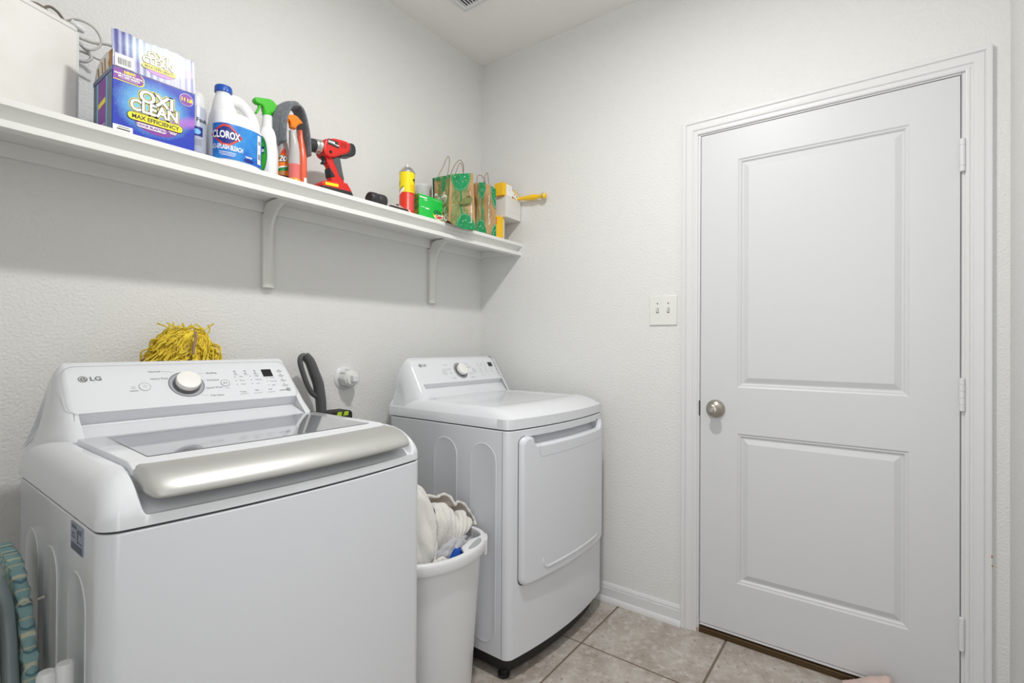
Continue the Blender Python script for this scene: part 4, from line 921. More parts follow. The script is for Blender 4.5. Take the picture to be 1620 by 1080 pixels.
decal('label_print', poly2d([(0.004, 0.108), (0.009, 0.122), (0.002, 0.134), (-0.006, 0.116)]), fo, 'print_red', b1, (0.0, SZ-0.004), 0.0006, 0.006)
decal('label_print', text2d('20', 0.026, 0.0026, 'CENTER', 0.9), fo, 'print_black', b1, (0.000, SZ+0.092), 0.0008, 0.006, shear=0.2)
decal('label_print', text2d('20', 0.026, 0.0008, 'CENTER', 0.9), fo, 'print_white', b1, (0.000, SZ+0.092), 0.0012, 0.006, shear=0.2)
decal('label_print', poly2d([(-0.022, 0.060), (0.022, 0.072), (0.022, 0.056), (-0.022, 0.046)]), fo, 'print_green', b1, (0, SZ), 0.0006, 0.006)
decal('label_print', poly2d([(-0.022, 0.063), (0.014, 0.071), (0.012, 0.066), (-0.022, 0.057)]), fo, 'print_white', b1, (0, SZ), 0.0009, 0.006)
decal('label_print', merge((rect(0.030, 0.004), (0, 0.034)), (rect(0.003, 0.022), (-0.010, 0.024)), (rect(0.003, 0.026), (0.008, 0.020)), (rect(0.026, 0.003), (0.002, 0.014)), (rect(0.004, 0.014), (0.016, 0.030))), fo, 'print_black', b1, (0, SZ), 0.0008, 0.006)
decal('label_print', merge((rect(0.014, 0.013), (-0.001, 0.044)),), fo, 'carton_brown', b1, (0, SZ), 0.0010, 0.006)
rx, ry = -1.2440, -0.222
rb = thing('trigger_bottle', 'clear bottle of pink cleaner with orange trigger under the grey cloth', 'spray bottle', (rx, ry, SZ))
b2 = bottle(rb, rx, ry, [(0.070, 0.0175, 0.020, 0), (0.110, 0.0170, 0.020, 0.000), (0.145, 0.0150, 0.017, -0.003), (0.168, 0.0120, 0.012, -0.006), (0.182, 0.0110, 0.011, -0.008)], 'bottle_clear')
bottle(rb, rx, ry, [(0.020, 0.0175, 0.020, 0), (0.050, 0.0178, 0.020, 0), (0.070, 0.0175, 0.020, 0)], 'bottle_pink', name='liquid_band')
bottle(rb, rx, ry, [(0.0, 0.017, 0.020, 0), (0.003, 0.019, 0.022, 0), (0.020, 0.019, 0.022, 0), (0.022, 0.0175, 0.020, 0)], 'amber', name='base_band')
t_ = trigger(rb, rx-0.008, ry-0.002, SZ+0.200, 'trigger_orange', 0.72)
rx2, ry2 = -1.1940, -0.174
r3b = thing('tall_bottle', 'coral red labelled bottle half covered by the grey cloth beside the drill', 'bottle', (rx2, ry2, SZ))
b3 = bottle(r3b, rx2, ry2, [(0, 0.017, 0.024, 0), (0.003, 0.019, 0.027, 0), (0.120, 0.019, 0.027, 0), (0.160, 0.015, 0.018, 0), (0.190, 0.011, 0.011, 0), (0.215, 0.011, 0.011, 0)], 'bottle_red')
f3 = cyl(rx2, ry2, 0.019, math.radians(-85), 1.0, 1.42)
decal('label_panel', rect(0.013, 0.042), f3, 'print_white', b3, (0.003, SZ+0.024), 0.0004, 0.006)
decal('label_print', merge(*[(rect(0.0022, 0.0030), (0, 0.0052*k)) for k in range(9)]), f3, 'label_red', b3, (0.006, SZ+0.052), 0.0004)
# microfibre cloth folded over the bottle tops
def cloth_strip(cen, half, yy, n=36, thick=0.013):
    pts = spline(cen, 6); rs = []
    for i, p in enumerate(pts):
        t = i/(len(pts)-1); T = (Vector(pts[min(i+1, len(pts)-1)])-Vector(pts[max(i-1, 0)])).normalized(); N = Vector((T.z, 0, -T.x)).normalized()
        w = half(t); ring = []
        for k in range(20):
            a = 2*PI*k/20; c, s = math.cos(a), math.sin(a)
            c = math.copysign(abs(c)**0.5, c); s = math.copysign(abs(s)**0.7, s)
            q = p+Vector((0, w*c, 0))+N*(thick*0.5*s)*(1+0.15*noise.noise(p*60+Vector((0, a, 0))))
            ring.append((q.x, q.y, q.z))
        rs.append(ring)
    return rs
cl = thing('microfibre_cloth', 'grey microfibre cloth draped over the orange triggered bottles', 'cloth', (-1.235, -0.18, SZ+0.13))
oyc = -0.178
left = [(-1.2900, oyc, SZ+0.128), (-1.2930, oyc, SZ+0.160), (-1.2940, oyc, SZ+0.195), (-1.2900, oyc, SZ+0.232), (-1.2780, oyc, SZ+0.264), (-1.2560, oyc, SZ+0.283), (-1.2300, oyc, SZ+0.290), (-1.2080, oyc, SZ+0.284), (-1.1970, oyc, SZ+0.262), (-1.1900, oyc, SZ+0.230), (-1.1840, oyc, SZ+0.190), (-1.1800, oyc, SZ+0.150), (-1.1780, oyc, SZ+0.126)]
obj('cloth_fold', G().rings(cloth_strip(left, lambda t: 0.034+0.005*math.sin(t*9), oyc, thick=0.013)), 'microfibre', cl, angle=80)
obj('cloth_fold', G().rings(cloth_strip([(-1.2840, -0.206, SZ+0.138), (-1.2860, -0.208, SZ+0.165), (-1.2840, -0.208, SZ+0.200), (-1.2760, -0.206, SZ+0.235), (-1.2640, -0.204, SZ+0.262), (-1.2460, -0.200, SZ+0.278), (-1.2260, -0.192, SZ+0.284)], lambda t: 0.032-0.004*t, oyc, thick=0.020)), 'microfibre', cl, angle=80)
# small yellow bottle
yb = thing('squeeze_bottle', 'small yellow squeeze bottle behind the drill chuck', 'bottle', (-1.150, -0.130, SZ))
b4 = bottle(yb, -1.1500, -0.130, [(0, 0.014, 0.010, 0.002), (0.003, 0.016, 0.012, 0.002), (0.030, 0.014, 0.012, 0.0), (0.060, 0.010, 0.010, -0.006), (0.080, 0.006, 0.006, -0.009), (0.088, 0.002, 0.002, -0.010)], 'can_yellow')
decal('label_print', poly2d([(-0.004, 0.012), (0.004, 0.016), (0.001, 0.040), (-0.002, 0.046)]), cyl(-1.148, -0.130, 0.0155, math.radians(-95), 1, 0.8), 'print_black', b4, (0, SZ), 0.0006, 0.006)

# cordless drill, standing on its battery, chuck to the left
dr = thing('cordless_drill', 'red and black cordless drill standing on its battery pack', 'drill', (-1.045, -0.150, SZ))
DY = -0.150
fd = lambda u, v, w: (u, DY+w, v)
obj('motor_housing', G().prism([(-1.098, 1.953), (-1.104, 1.935), (-1.106, 1.905), (-1.098, 1.893), (-1.080, 1.888), (-1.055, 1.897), (-1.040, 1.906), (-1.004, 1.926), (-0.992, 1.940), (-0.990, 1.968), (-1.010, 1.972), (-1.030, 1.971), (-1.060, 1.967)], fd, -0.029, 0.029), 'drill_red', dr, bevel=0.009, seg=4)
obj('rear_cap', G().prism([(-0.993, 1.972), (-0.978, 1.973), (-0.968, 1.965), (-0.965, 1.950), (-0.967, 1.935), (-0.976, 1.925), (-1.000, 1.919), (-1.030, 1.906), (-1.036, 1.912), (-1.004, 1.930), (-0.993, 1.940)], fd, -0.0275, 0.0275), 'drill_black', dr, bevel=0.008, seg=4)
obj('grip', G().prism([(-1.098, 1.900), (-1.042, 1.912), (-1.028, 1.905), (-1.026, 1.895), (-1.018, 1.855), (-1.010, 1.825), (-1.006, 1.808), (-1.062, 1.802), (-1.066, 1.815), (-1.070, 1.845), (-1.074, 1.862), (-1.084, 1.872), (-1.086, 1.885)], fd, -0.0165, 0.0165), 'drill_red', dr, bevel=0.006, seg=3)
obj('rubber_grip', G().prism([(-1.056, 1.904), (-1.034, 1.906), (-1.028, 1.895), (-1.019, 1.855), (-1.011, 1.826), (-1.016, 1.822), (-1.034, 1.838), (-1.044, 1.860), (-1.058, 1.880), (-1.062, 1.892)], fd, -0.0190, 0.0190), 'rubber_grey', dr, bevel=0.003)
obj('rubber_grip', G().prism([(-1.0735, 1.856), (-1.0650, 1.846), (-1.0560, 1.836), (-1.0500, 1.826), (-1.0670, 1.820), (-1.0715, 1.840)], fd, -0.0185, 0.0185), 'drill_black', dr, bevel=0.002)
obj('trigger', G().prism([(-1.100, 1.893), (-1.085, 1.893), (-1.084, 1.866), (-1.098, 1.866), (-1.098, 1.871), (-1.092, 1.876), (-1.093, 1.884)], fd, -0.009, 0.009), 'drill_black', dr, bevel=0.0025)
obj('direction_switch', G().lathe([(0, 0), (0.0055, 0), (0.005, 0.0025), (0, 0.003)], (-1.078, DY-0.029, 1.9095), (0, -1, 0), 16), 'print_black', dr)
obj('foot_housing', G().prism([(-1.112, 1.787), (-1.105, 1.797), (-1.068, 1.806), (-1.006, 1.812), (-0.998, 1.803), (-0.985, 1.786), (-0.985, 1.779), (-1.112, 1.775)], fd, -0.030, 0.030), 'drill_red', dr, bevel=0.005, seg=3)
obj('battery', G().prism([(-1.110, 1.7345), (-1.112, 1.779), (-0.986, 1.785), (-0.979, 1.772), (-0.976, 1.7345)], fd, -0.032, 0.032), 'drill_black', dr, bevel=0.005, seg=3, label='black battery pack')
decal('name_plate', poly2d([(-1.0910, 1.9350), (-1.0900, 1.9560), (-1.0480, 1.9560), (-1.0420, 1.9320)]), fd, 'drill_black', dr, (0, 0), -0.0295)
decal('name_letters', merge((text2d('HYPER', 0.0115, 0.0007, 'CENTER', 0.85), (-0.006, 0.001)), (text2d('TOUGH', 0.0055, 0.0004, 'CENTER', 0.9), (0.016, -0.003))), fd, 'print_white', dr, (-1.0680, 1.9450), -0.0300)
decal('warning_label', poly2d([(-1.1000, 1.7830), (-1.1000, 1.7930), (-1.0450, 1.7975), (-1.0450, 1.7865)]), fd, 'print_yellow', dr, (0, 0), -0.0305)
decal('air_slot', merge(*[(poly2d([(-0.006, -0.0012), (0.006, -0.0004), (0.006, 0.0012), (-0.006, 0.0004)]), (-1.024+dx, z)) for dx, z in ((-0.006, 1.956), (-0.006, 1.949), (-0.007, 1.942), (0.008, 1.957), (0.008, 1.951), (0.008, 1.945))]), fd, 'print_black', dr, (0, 0), -0.0296)
ch = obj('chuck', G().lathe([(0, 0.014), (0.0185, 0.014), (0.0190, 0.016), (0.0190, 0.028), (0.0230, 0.031), (0.0240, 0.050), (0.0240, 0.054), (0, 0.055)], (-1.1820, DY, 1.9150), (1, 0, 0.16), 30), 'drill_black', dr)
obj('torque_ring', G().lathe([(0, 0.0), (0.0235, 0.0), (0.0255, 0.004), (0.0255, 0.012), (0.0238, 0.014), (0.0255, 0.016), (0.0262, 0.024), (0, 0.024)], (-1.1270, DY, 1.9235), (1, 0, 0.12), 30), 'steel', dr, label='metal torque ring')

# two loose screws standing on the shelf
for i, (x, y) in enumerate(((-0.9700, -0.185), (-0.9640, -0.178))):
    o = obj('screw', G().lathe([(0, 0), (0.0032, 0), (0.0034, 0.0012), (0.0014, 0.003), (0.0013, 0.030), (0.0003, 0.034), (0, 0.034)], (x, y, SZ), (0.05*(1-2*i), 0, 1), 10), 'dark_metal')
    tag(o, 'tiny loose screw standing on its head beside the drill battery', 'screw', (x, y, SZ), 'loose screws beside the drill')
# black hose adapter lying on its side
ha = thing('hose_adapter', 'black plastic hose adapter lying on its side on the shelf', 'adapter', (-0.90, -0.205, SZ))
ax_ = (-1, -0.10, 0.0)
obj('adapter_body', G().lathe([(0.022, 0.001), (0.0285, 0), (0.0290, 0.003), (0.0262, 0.034), (0.0245, 0.036), (0.0253, 0.038), (0.0270, 0.042), (0.0245, 0.068), (0.0205, 0.072), (0, 0.072)], (-0.872, -0.222, SZ+0.0295), ax_, 32), 'drill_black', ha)
obj('adapter_bore', G().lathe([(0, 0.004), (0.0235, 0.004), (0.0235, 0.0012), (0, 0.001)], (-0.872, -0.222, SZ+0.0295), ax_, 32), 'print_black', ha)
# small black bit tray with its clear lid and loose bits
bt = thing('bit_tray', 'flat black tray with clear plastic cover beside the aerosol can', 'tray', (-0.79, -0.215, SZ))
obj('tray', G().box(-0.858, -0.768, -0.258, -0.190, SZ+0.0005, SZ+0.017), 'base_black', bt, bevel=0.002)
obj('cover', G().grid(lambda u, v: (-0.854+0.082*u, -0.254+0.060*v, SZ+0.018+0.020*math.sin(PI*u)**0.7*math.sin(PI*v)**0.6*(0.75+0.4*noise.noise(Vector((u*5, v*5, 1))))), 16, 10), 'bottle_clear', bt)
for i, (x, z, c) in enumerate(((-0.822, 0.022, 'drill_black'), (-0.812, 0.027, 'rubber_grey'), (-0.802, 0.022, 'drill_red'), (-0.794, 0.026, 'rubber_grey'), (-0.785, 0.021, 'drill_black'))):
    obj('drill_bit', G().lathe([(0, 0), (0.0055, 0), (0.006, 0.003), (0.004, 0.016), (0, 0.018)], (x, -0.246+0.004*i, SZ+z), (0.5-0.3*i, 0.6, 0.25), 12), c, bt)
# yellow and red aerosol can
ax0, ay0 = -0.7300, -0.205
ac = thing('aerosol_can', 'yellow and red aerosol can with bare metal dome top', 'spray can', (ax0, ay0, SZ))
b5 = obj('can_body', G().lathe([(0, 0), (0.0325, 0), (0.0335, 0.002), (0.0335, 0.004), (0.0325, 0.006), (0.0325, 0.1865), (0, 0.1865)], (ax0, ay0, SZ), n=44), 'can_red', ac)
obj('dome', G().lathe([(0, 0.186), (0.0325, 0.186), (0.0335, 0.1875), (0.0335, 0.190), (0.0315, 0.1925), (0.0300, 0.195), (0.024, 0.205), (0.0165, 0.211), (0.0120, 0.212), (0.0115, 0.215), (0, 0.215)], (ax0, ay0, SZ), n=36), 'steel', ac)
obj('nozzle', G().lathe([(0, 0.214), (0.0040, 0.214), (0.0036, 0.226), (0, 0.227)], (ax0, ay0, SZ), n=14), 'plastic_white', ac)
fa = cyl(ax0, ay0, 0.0325, math.radians(-130))
decal('yellow_band', rect(0.2035, 0.085), fa, 'can_yellow', b5, (0, SZ+0.143), 0.0003, 0.005)
decal('white_flash', poly2d([(-0.046, 0.086), (-0.046, 0.100), (-0.014, 0.122), (-0.013, 0.106)]), fa, 'print_white', b5, (0, SZ), 0.0006, 0.006)
decal('dark_print', merge((poly2d([(-0.046, 0.100), (-0.046, 0.104), (-0.016, 0.127), (-0.016, 0.123)]), (0, 0)), (poly2d([(-0.046, 0.130), (-0.040, 0.146), (-0.036, 0.146), (-0.041, 0.128)]), (0, 0)), (poly2d([(0.022, 0.155), (0.040, 0.165), (0.036, 0.150), (0.040, 0.138), (0.030, 0.150)]), (0, 0))), fa, 'print_black', b5, (0, SZ), 0.0009, 0.006)
decal('fine_print', merge(*[(rect(0.030, 0.0012), (0.026, 0.132-0.0042*k)) for k in range(7)]), fa, 'print_orange', b5, (0, SZ), 0.0006, 0.006)
decal('fine_print', merge(*[(rect(0.032, 0.0024), (0.024, 0.090-0.0052*k)) for k in range(13)]), fa, 'pink_print', b5, (0, SZ), 0.0006, 0.006)
decal('white_base', rect(0.050, 0.012), fa, 'print_white', b5, (-0.026, SZ+0.016), 0.0006, 0.006)
decal('round_mark', annulus(0.0068, 0.0068, 0.0028, 20), fa, 'print_white', b5, (0.008, SZ+0.018), 0.0010, 0.006)
# white tub
jr_ = thing('plastic_tub', 'white round plastic tub behind the green box', 'tub', (-0.496, -0.058, SZ))
b6 = obj('tub_body', G().lathe([(0, 0), (0.0335, 0), (0.0350, 0.003), (0.0375, 0.206), (0.0390, 0.208), (0.0390, 0.220), (0.0360, 0.223), (0, 0.223)], (-0.4960, -0.058, SZ), n=36), 'plastic_white', jr_)
decal('label_print', merge((rect(0.014, 0.034), (0, 0)), (poly2d(ellipse_pts(0.007, 0.010)), (0, 0.018))), cyl(-0.4960, -0.058, 0.037, math.radians(-128)), 'label_navy', b6, (-0.002, SZ+0.138), 0.0025, 0.006)
# green dryer sheet carton
gx_, gX_, gyf, gyb, gh = -0.7140, -0.5740, -0.262, -0.205, 0.0985
gb = thing('dryer_sheet_box', 'bright green carton with a small round logo in front of the white tub', 'box', ((gx_+gX_)/2, gyf, SZ))
g = G().box(gx_, gX_, gyf, gyb, SZ+0.0005, SZ+gh); 
obj('carton', g, 'carton_green', gb, bevel=0.001)
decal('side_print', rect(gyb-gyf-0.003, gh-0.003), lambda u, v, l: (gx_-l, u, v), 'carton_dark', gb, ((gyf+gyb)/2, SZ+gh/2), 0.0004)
fg = lambda u, v, l: (u, gyf-l, v)
decal('print_bars', merge((rect(0.040, 0.005), (-0.6890, 1.8195)), (rect(0.018, 0.003), (-0.6760, 1.8110)), (rect(0.020, 0.002), (-0.6920, 1.7790)), (rect(0.022, 0.0045), (-0.6670, 1.7765)), (rect(0.05, 0.0009), (-0.6090, 1.8230))), fg, 'print_white', gb, (0, 0), 0.0005)
decal('logo', poly2d(ellipse_pts(0.0300, 0.0215)), fg, 'print_yellow', gb, (-0.6020, 1.7610), 0.0005)
decal('logo', poly2d(ellipse_pts(0.0265, 0.0145)), fg, 'print_green', gb, (-0.6050, 1.7680), 0.0009)
decal('logo', poly2d(rrect_pts(0.050, 0.0200, 0.009)), fg, 'print_white', gb, (-0.5980, 1.7530), 0.0012, rot=0.08)
decal('logo_letters', text2d('Gain', 0.0210, 0.0011), fg, 'print_red', gb, (-0.5980, 1.7530), 0.0016, rot=0.08)

# paper gift bags with twisted handles
def paper_bag(name, label, bot, top, seed, spec, letters):
    """corners: A front left, B front right, C back right, D back left; gusset A-B, broad face A-D"""
    A0, B0, C0, D0 = [Vector(p) for p in bot]; A1, B1, C1, D1 = [Vector(p) for p in top]
    r = thing(name, label, 'paper bag', tuple((A0+B0+C0+D0)/4), 'kraft paper gift bags on the shelf')
    def face(P0, Q0, P1, Q1, sgn, crease, peak):
        nrm = (Q0-P0).cross(Vector((0, 0, 1))).normalized()*sgn
        def f(u, v, l):
            lo = P0.lerp(Q0, u); hi = P1.lerp(Q1, u)
            hi = hi+Vector((0, 0, peak*(1-abs(2*u-1))))
            p = lo.lerp(hi, v); e = min(1, 6*u*(1-u)*1.4)
            sag = Vector((0, 0, -0.012*math.sin(PI*u)*(1-v)**4)) if crease else Vector((0, 0, 0))
            w = 0.0060*noise.noise(Vector((u*4+seed, v*5, seed)))*e+0.0035*noise.noise(Vector((u*9+seed, v*12, 5)))*e
            return tuple(p+sag+nrm*(w-crease*(1-abs(2*u-1))*(0.35+0.65*v)+l))
        return f
    gus = face(A0, B0, A1, B1, 1, 0.016, spec['peak']); brd = face(D0, A0, D1, A1, 1, 0.0, 0.0)
    rgt = face(B0, C0, B1, C1, 1, 0.0, 0.0); bck = face(C0, D0, C1, D1, 1, 0.006, 0.0)
    g = G()
    for f in (gus, brd, rgt, bck): g.grid(lambda u, v, f=f: f(u, v, 0), 20, 20)
    body = obj('bag_body', g, 'bag_kraft', r, angle=60, solid=0.0006)
    W_ = (B0-A0).length; Ht = 0.23; D_ = (D0-A0).length
    def dg(nm, sh, fn, mat, lift, at=(0, 0), ml=0.05, **k): return decal(nm, sh, fn, mat, body, at, lift, maxlen=ml, **k)
    for a, b_ in spec['stripes']: dg('stripe', poly2d([(a, 0.0), (b_, 0.0), (b_, 0.995), (a, 0.995)]), gus, 'bag_stripe', 0.0007)
    for (cu, cv, ru, rv, a0, a1) in spec['discs']:
        pts_ = [(cu+ru*math.cos(a0+(a1-a0)*k/24), cv+rv*math.sin(a0+(a1-a0)*k/24)) for k in range(25)]
        if abs(a1-a0) < PI-0.1: pts_.append((cu, cv))
        pts_ = [(min(max(u, 0.0), 1.0), min(max(v, 0.0), 1.0)) for u, v in pts_]
        dg('medallion', poly2d(pts_), gus, 'bag_green', 0.0011)
        dots = []
        for n_, rr, sz in ((19, 0.93, 0.0016), (5, 0.55, 0.0022)):
            for k in range(n_):
                a = a0+(a1-a0)*(k+0.5)/n_; u, v = cu+ru*rr*math.cos(a), cv+rv*rr*math.sin(a)
                if 0.01 < u < 0.99 and 0.01 < v < 0.99: dots.append((poly2d([(sz/W_*math.cos(t), sz/Ht*math.sin(t)) for t in [k2*PI/3 for k2 in range(6)]]), (u, v)))
        dg('medallion_dots', merge(*dots), gus, 'print_white', 0.0018)['kind'] = 'stuff'
    sp_ = spec['sp']; dg('spine_stripe', poly2d([(sp_-0.045, 0), (sp_+0.045, 0), (sp_+0.035, 0.99), (sp_-0.035, 0.99)]), gus, 'bag_green', 0.0012)
    tv, tf = text2d('bathandbodyworks.com', 0.0155, 0.0003, 'CENTER', 0.86)
    dg('web_address', ([(-p[1]/W_, p[0]/Ht) for p in tv], tf), gus, 'print_white', 0.0015, (spec['u'], spec['v']), 0.05, label='white web address running up the bag')
    if letters:
        for a, b_ in ((0.30, 0.55), (0.80, 0.98)): dg('stripe', poly2d([(a, 0.0), (b_, 0.0), (b_, 0.995), (a, 0.995)]), brd, 'bag_stripe', 0.0006)
        dg('top_band', poly2d([(0.0, 0.93), (1, 0.93), (1, 0.998), (0, 0.998)]), brd, 'bag_green', 0.0008)
        dg('top_tab', poly2d([(0.58, 0.66), (0.74, 0.66), (0.76, 0.70), (0.76, 0.99), (0.56, 0.99), (0.56, 0.70)]), brd, 'bag_green', 0.0010)
        dg('green_edge', poly2d([(0.0, 0.0), (0.10, 0.0), (0.10, 0.99), (0.0, 0.99)]), brd, 'bag_darkgreen', 0.0010)
        for t, s_, at in (('Bath', 0.088, (0.50, 0.52)), ('& Body', 0.050, (0.52, 0.29)), ('Works', 0.076, (0.50, 0.12))):
            tv, tf = text2d(t, s_, 0.0006, 'CENTER', 0.86); dg('bag_lettering', ([(p[0]/D_, p[1]/Ht) for p in tv], tf), brd, 'print_white', 0.0016, at)
    return r, body, gus
r1, bg1, gus1 = paper_bag('gift_bag', 'larger crumpled kraft paper bag with green medallions overhanging the shelf edge',
    [(-0.600, -0.320, SZ-0.002), (-0.420, -0.320, SZ-0.010), (-0.352, -0.150, SZ+0.001), (-0.516, -0.150, SZ+0.001)],
    [(-0.584, -0.318, 1.934), (-0.430, -0.312, 1.984), (-0.340, -0.150, 2.020), (-0.528, -0.150, 1.966)], 0.4,
    dict(peak=0.004, stripes=((0.10, 0.44), (0.60, 0.76)), discs=((0.46, 1.0, 0.44, 0.34, PI, 2*PI), (0.66, 0.0, 0.36, 0.27, 0, PI)), sp=0.52, u=0.86, v=0.40), True)
obj('tear_hole', G().add([gus1(u, v, 0.0022) for u, v in ((0.62, 0.52), (0.72, 0.58), (0.84, 0.60), (0.92, 0.53), (0.84, 0.48), (0.72, 0.46))], [(0, 1, 2, 3, 4, 5)]), 'bag_inside', bg1, smooth=False)
tp = ((0.40, 0.40, 0.002), (0.62, 0.42, 0.006), (0.80, 0.46, 0.012), (0.88, 0.53, 0.016), (0.70, 0.545, 0.018), (0.52, 0.50, 0.010))
obj('torn_paper', G().rings([[gus1(u, v, l) for u, v, l in tp], [gus1(u, v, l+0.0006) for u, v, l in tp]]), 'bag_stripe', bg1)
r2b, bg2, gus2 = paper_bag('gift_bag', 'smaller kraft paper bag with green medallions nearest the corner',
    [(-0.374, -0.282, SZ+0.001), (-0.213, -0.276, SZ+0.001), (-0.216, -0.150, SZ+0.001), (-0.330, -0.150, SZ+0.001)],
    [(-0.356, -0.284, 1.966), (-0.216, -0.274, 1.972), (-0.212, -0.150, 1.985), (-0.318, -0.150, 1.985)], 1.4,
    dict(peak=0.020, stripes=((0.02, 0.14), (0.30, 0.46)), discs=((0.24, 1.0, 0.30, 0.33, PI, 2*PI), (0.26, 0.0, 0.28, 0.27, 0, PI), (1.0, 1.0, 0.26, 0.42, PI, 1.5*PI), (1.0, 0.0, 0.26, 0.26, PI/2, PI)), sp=0.30, u=0.66, v=0.50), False)
def twine(parent, pts, r=0.0017): return obj('bag_handle', G().tube(spline(pts, 8), r, 7), 'twine', parent, angle=80)
twine(r1, [(-0.537, -0.19, 1.950), (-0.533, -0.198, 1.975), (-0.511, -0.2, 2.013), (-0.487, -0.2, 2.060), (-0.478, -0.2, 2.071), (-0.470, -0.2, 2.062), (-0.471, -0.2, 2.030), (-0.482, -0.2, 1.980)])
twine(r1, [(-0.439, -0.17, 1.985), (-0.431, -0.19, 2.036), (-0.416, -0.2, 2.064), (-0.400, -0.2, 2.078), (-0.382, -0.2, 2.074), (-0.372, -0.2, 2.055), (-0.364, -0.19, 1.995)])
twine(r1, [(-0.421, -0.18, 1.985), (-0.411, -0.2, 2.042), (-0.397, -0.2, 2.064), (-0.386, -0.2, 2.062), (-0.378, -0.2, 2.046), (-0.373, -0.2, 1.990)])
twine(r2b, [(-0.275, -0.2, 1.960), (-0.271, -0.2, 2.030), (-0.247, -0.2, 2.047), (-0.227, -0.2, 2.042), (-0.210, -0.2, 2.023), (-0.205, -0.2, 1.960)])
twine(r2b, [(-0.222, -0.2, 1.960), (-0.217, -0.2, 2.023), (-0.208, -0.2, 2.058), (-0.197, -0.2, 2.071), (-0.187, -0.2, 2.061), (-0.176, -0.2, 1.960)])
# cartons and tool stacked in the corner
yc = thing('upright_carton', 'yellow and orange upright carton in the corner under the white box', 'box', (-0.140, -0.215, SZ))
obj('carton', G().box(-0.205, -0.122, -0.258, -0.175, SZ+0.0005, 1.850), 'box_yellow', yc, bevel=0.001)
decal('side_print', rect(0.07, 0.036), lambda u, v, l: (-0.205-l, u, v), 'box_orange', yc, (-0.214, 1.818), 0.0005)
decal('front_print', rect(0.020, 0.036), lambda u, v, l: (u, -0.258-l, v), 'box_orange', yc, (-0.1945, 1.822), 0.0005)
decal('side_print', rect(0.008, 0.10), lambda u, v, l: (u, -0.258-l, v), 'paper_tag', yc, (-0.126, 1.79), 0.0005)
wz0, wz1 = 1.8505, 1.9560
ra = math.radians(3.0)
def wfn(u, v, z): return (-0.1420+u*math.cos(ra)-v*math.sin(ra)*0, -0.281+u*math.sin(ra)*0.6+v, z)
wbx = thing('white_carton', 'plain white cardboard box in the corner, on the yellow upright carton', 'box', (-0.07, -0.22, wz0))
g = G().box(0, 0.136, 0, 0.110, wz0, wz1); g.v = [wfn(*p) for p in g.v]
obj('carton', g, 'box_white', wbx, bevel=0.001)
g = G().box(0.001, 0.135, -0.0008, 0.001, wz0+0.030, wz1+0.0008); g.v = [wfn(*p) for p in g.v]
obj('carton_flap', g, 'box_white', wbx)
yc2 = thing('small_carton', 'small yellow carton with a white label on top of the white box', 'box', (-0.15, -0.26, wz1))
g = G().box(-0.020, 0.062, 0.004, 0.058, wz1+0.001, wz1+0.066); g.v = [wfn(*p) for p in g.v]; obj('carton', g, 'box_yellow', yc2, bevel=0.001)
g = G().box(0.010, 0.060, 0.0028, 0.005, wz1+0.004, wz1+0.062); g.v = [wfn(*p) for p in g.v]; lb = obj('label_panel', g, 'print_white', yc2)
decal('label_print', merge((rect(0.012, 0.0008), (0, 0)), (rect(0.0008, 0.010), (0.006, 0.005)), (rect(0.004, 0.0008), (0.002, -0.018))), lambda u, v, l: wfn(u, 0.0028-l, v), 'print_purple', lb, (0.034, wz1+0.036), 0.0004)
# blister pack with two dark holes leaning over, brown card behind
bp_ = thing('blister_pack', 'white blister card with two dark holes and yellow rim on top of the white box', 'packet', (-0.045, -0.26, wz1))
g = G().box(-0.036, 0.036, -0.004, 0.004, 0, 0.026); M_ = Matrix.Translation((-0.052, -0.272, wz1+0.006)) @ Matrix.Rotation(math.radians(16), 4, 'Y')
g.xf(lambda p: M_ @ p); obj('card', g, 'print_white', bp_, bevel=0.001)
g = G().box(-0.040, 0.036, -0.0035, 0.0035, 0.027, 0.034); g.xf(lambda p: M_ @ p); obj('rim', g, 'box_yellow', bp_, bevel=0.001)
g = G().box(-0.048, 0.030, -0.003, 0.006, -0.006, 0.0005); g.xf(lambda p: M_ @ p); obj('rim', g, 'box_orange', bp_, bevel=0.001)
for u in (-0.012, 0.008):
    g = G().add([M_ @ Vector((u+a, -0.0046, 0.016+b_)) for a, b_ in ellipse_pts(0.0055, 0.0028, 12)], [tuple(range(12))]); obj('hole', g, 'print_black', bp_, smooth=False)
bk = obj('cardboard_piece', G().box(-0.044, -0.004, -0.200, -0.190, wz1+0.001, wz1+0.060), 'carton_brown', bevel=0.001)
tag(bk, 'small brown cardboard piece standing behind the blister card', 'cardboard', (-0.024, -0.195, wz1))
# yellow handled tool poking out along the wall
yt = thing('hand_tool', 'yellow turned wooden tool handle poking out past the shelf edge from the white box', 'tool', (-0.035, -0.30, wz1+0.010))
A_ = Vector((-0.030, -0.270, 1.9660)); B_ = Vector((-0.030, -0.455, 1.9530)); ax2 = (B_-A_)
obj('handle', G().lathe([(0, 0), (0.0070, 0), (0.0075, 0.010), (0.0085, 0.025), (0.0125, 0.065), (0.0145, 0.095), (0.0135, 0.120), (0.0095, 0.138), (0.0085, 0.146), (0.0125, 0.154), (0.0155, 0.164), (0.0150, 0.174), (0.0100, 0.182), (0, 0.185)], A_, ax2, 24), 'handle_yellow', yt, angle=80)
obj('tang', G().box(-0.036, -0.024, -0.275, -0.205, wz1+0.001, wz1+0.010), 'box_yellow', yt, bevel=0.002)
obj('end_ring', G().lathe([(0.0100, 0.165), (0.0165, 0.166), (0.0165, 0.171), (0.0100, 0.172)], A_, ax2, 24), 'steel', yt)

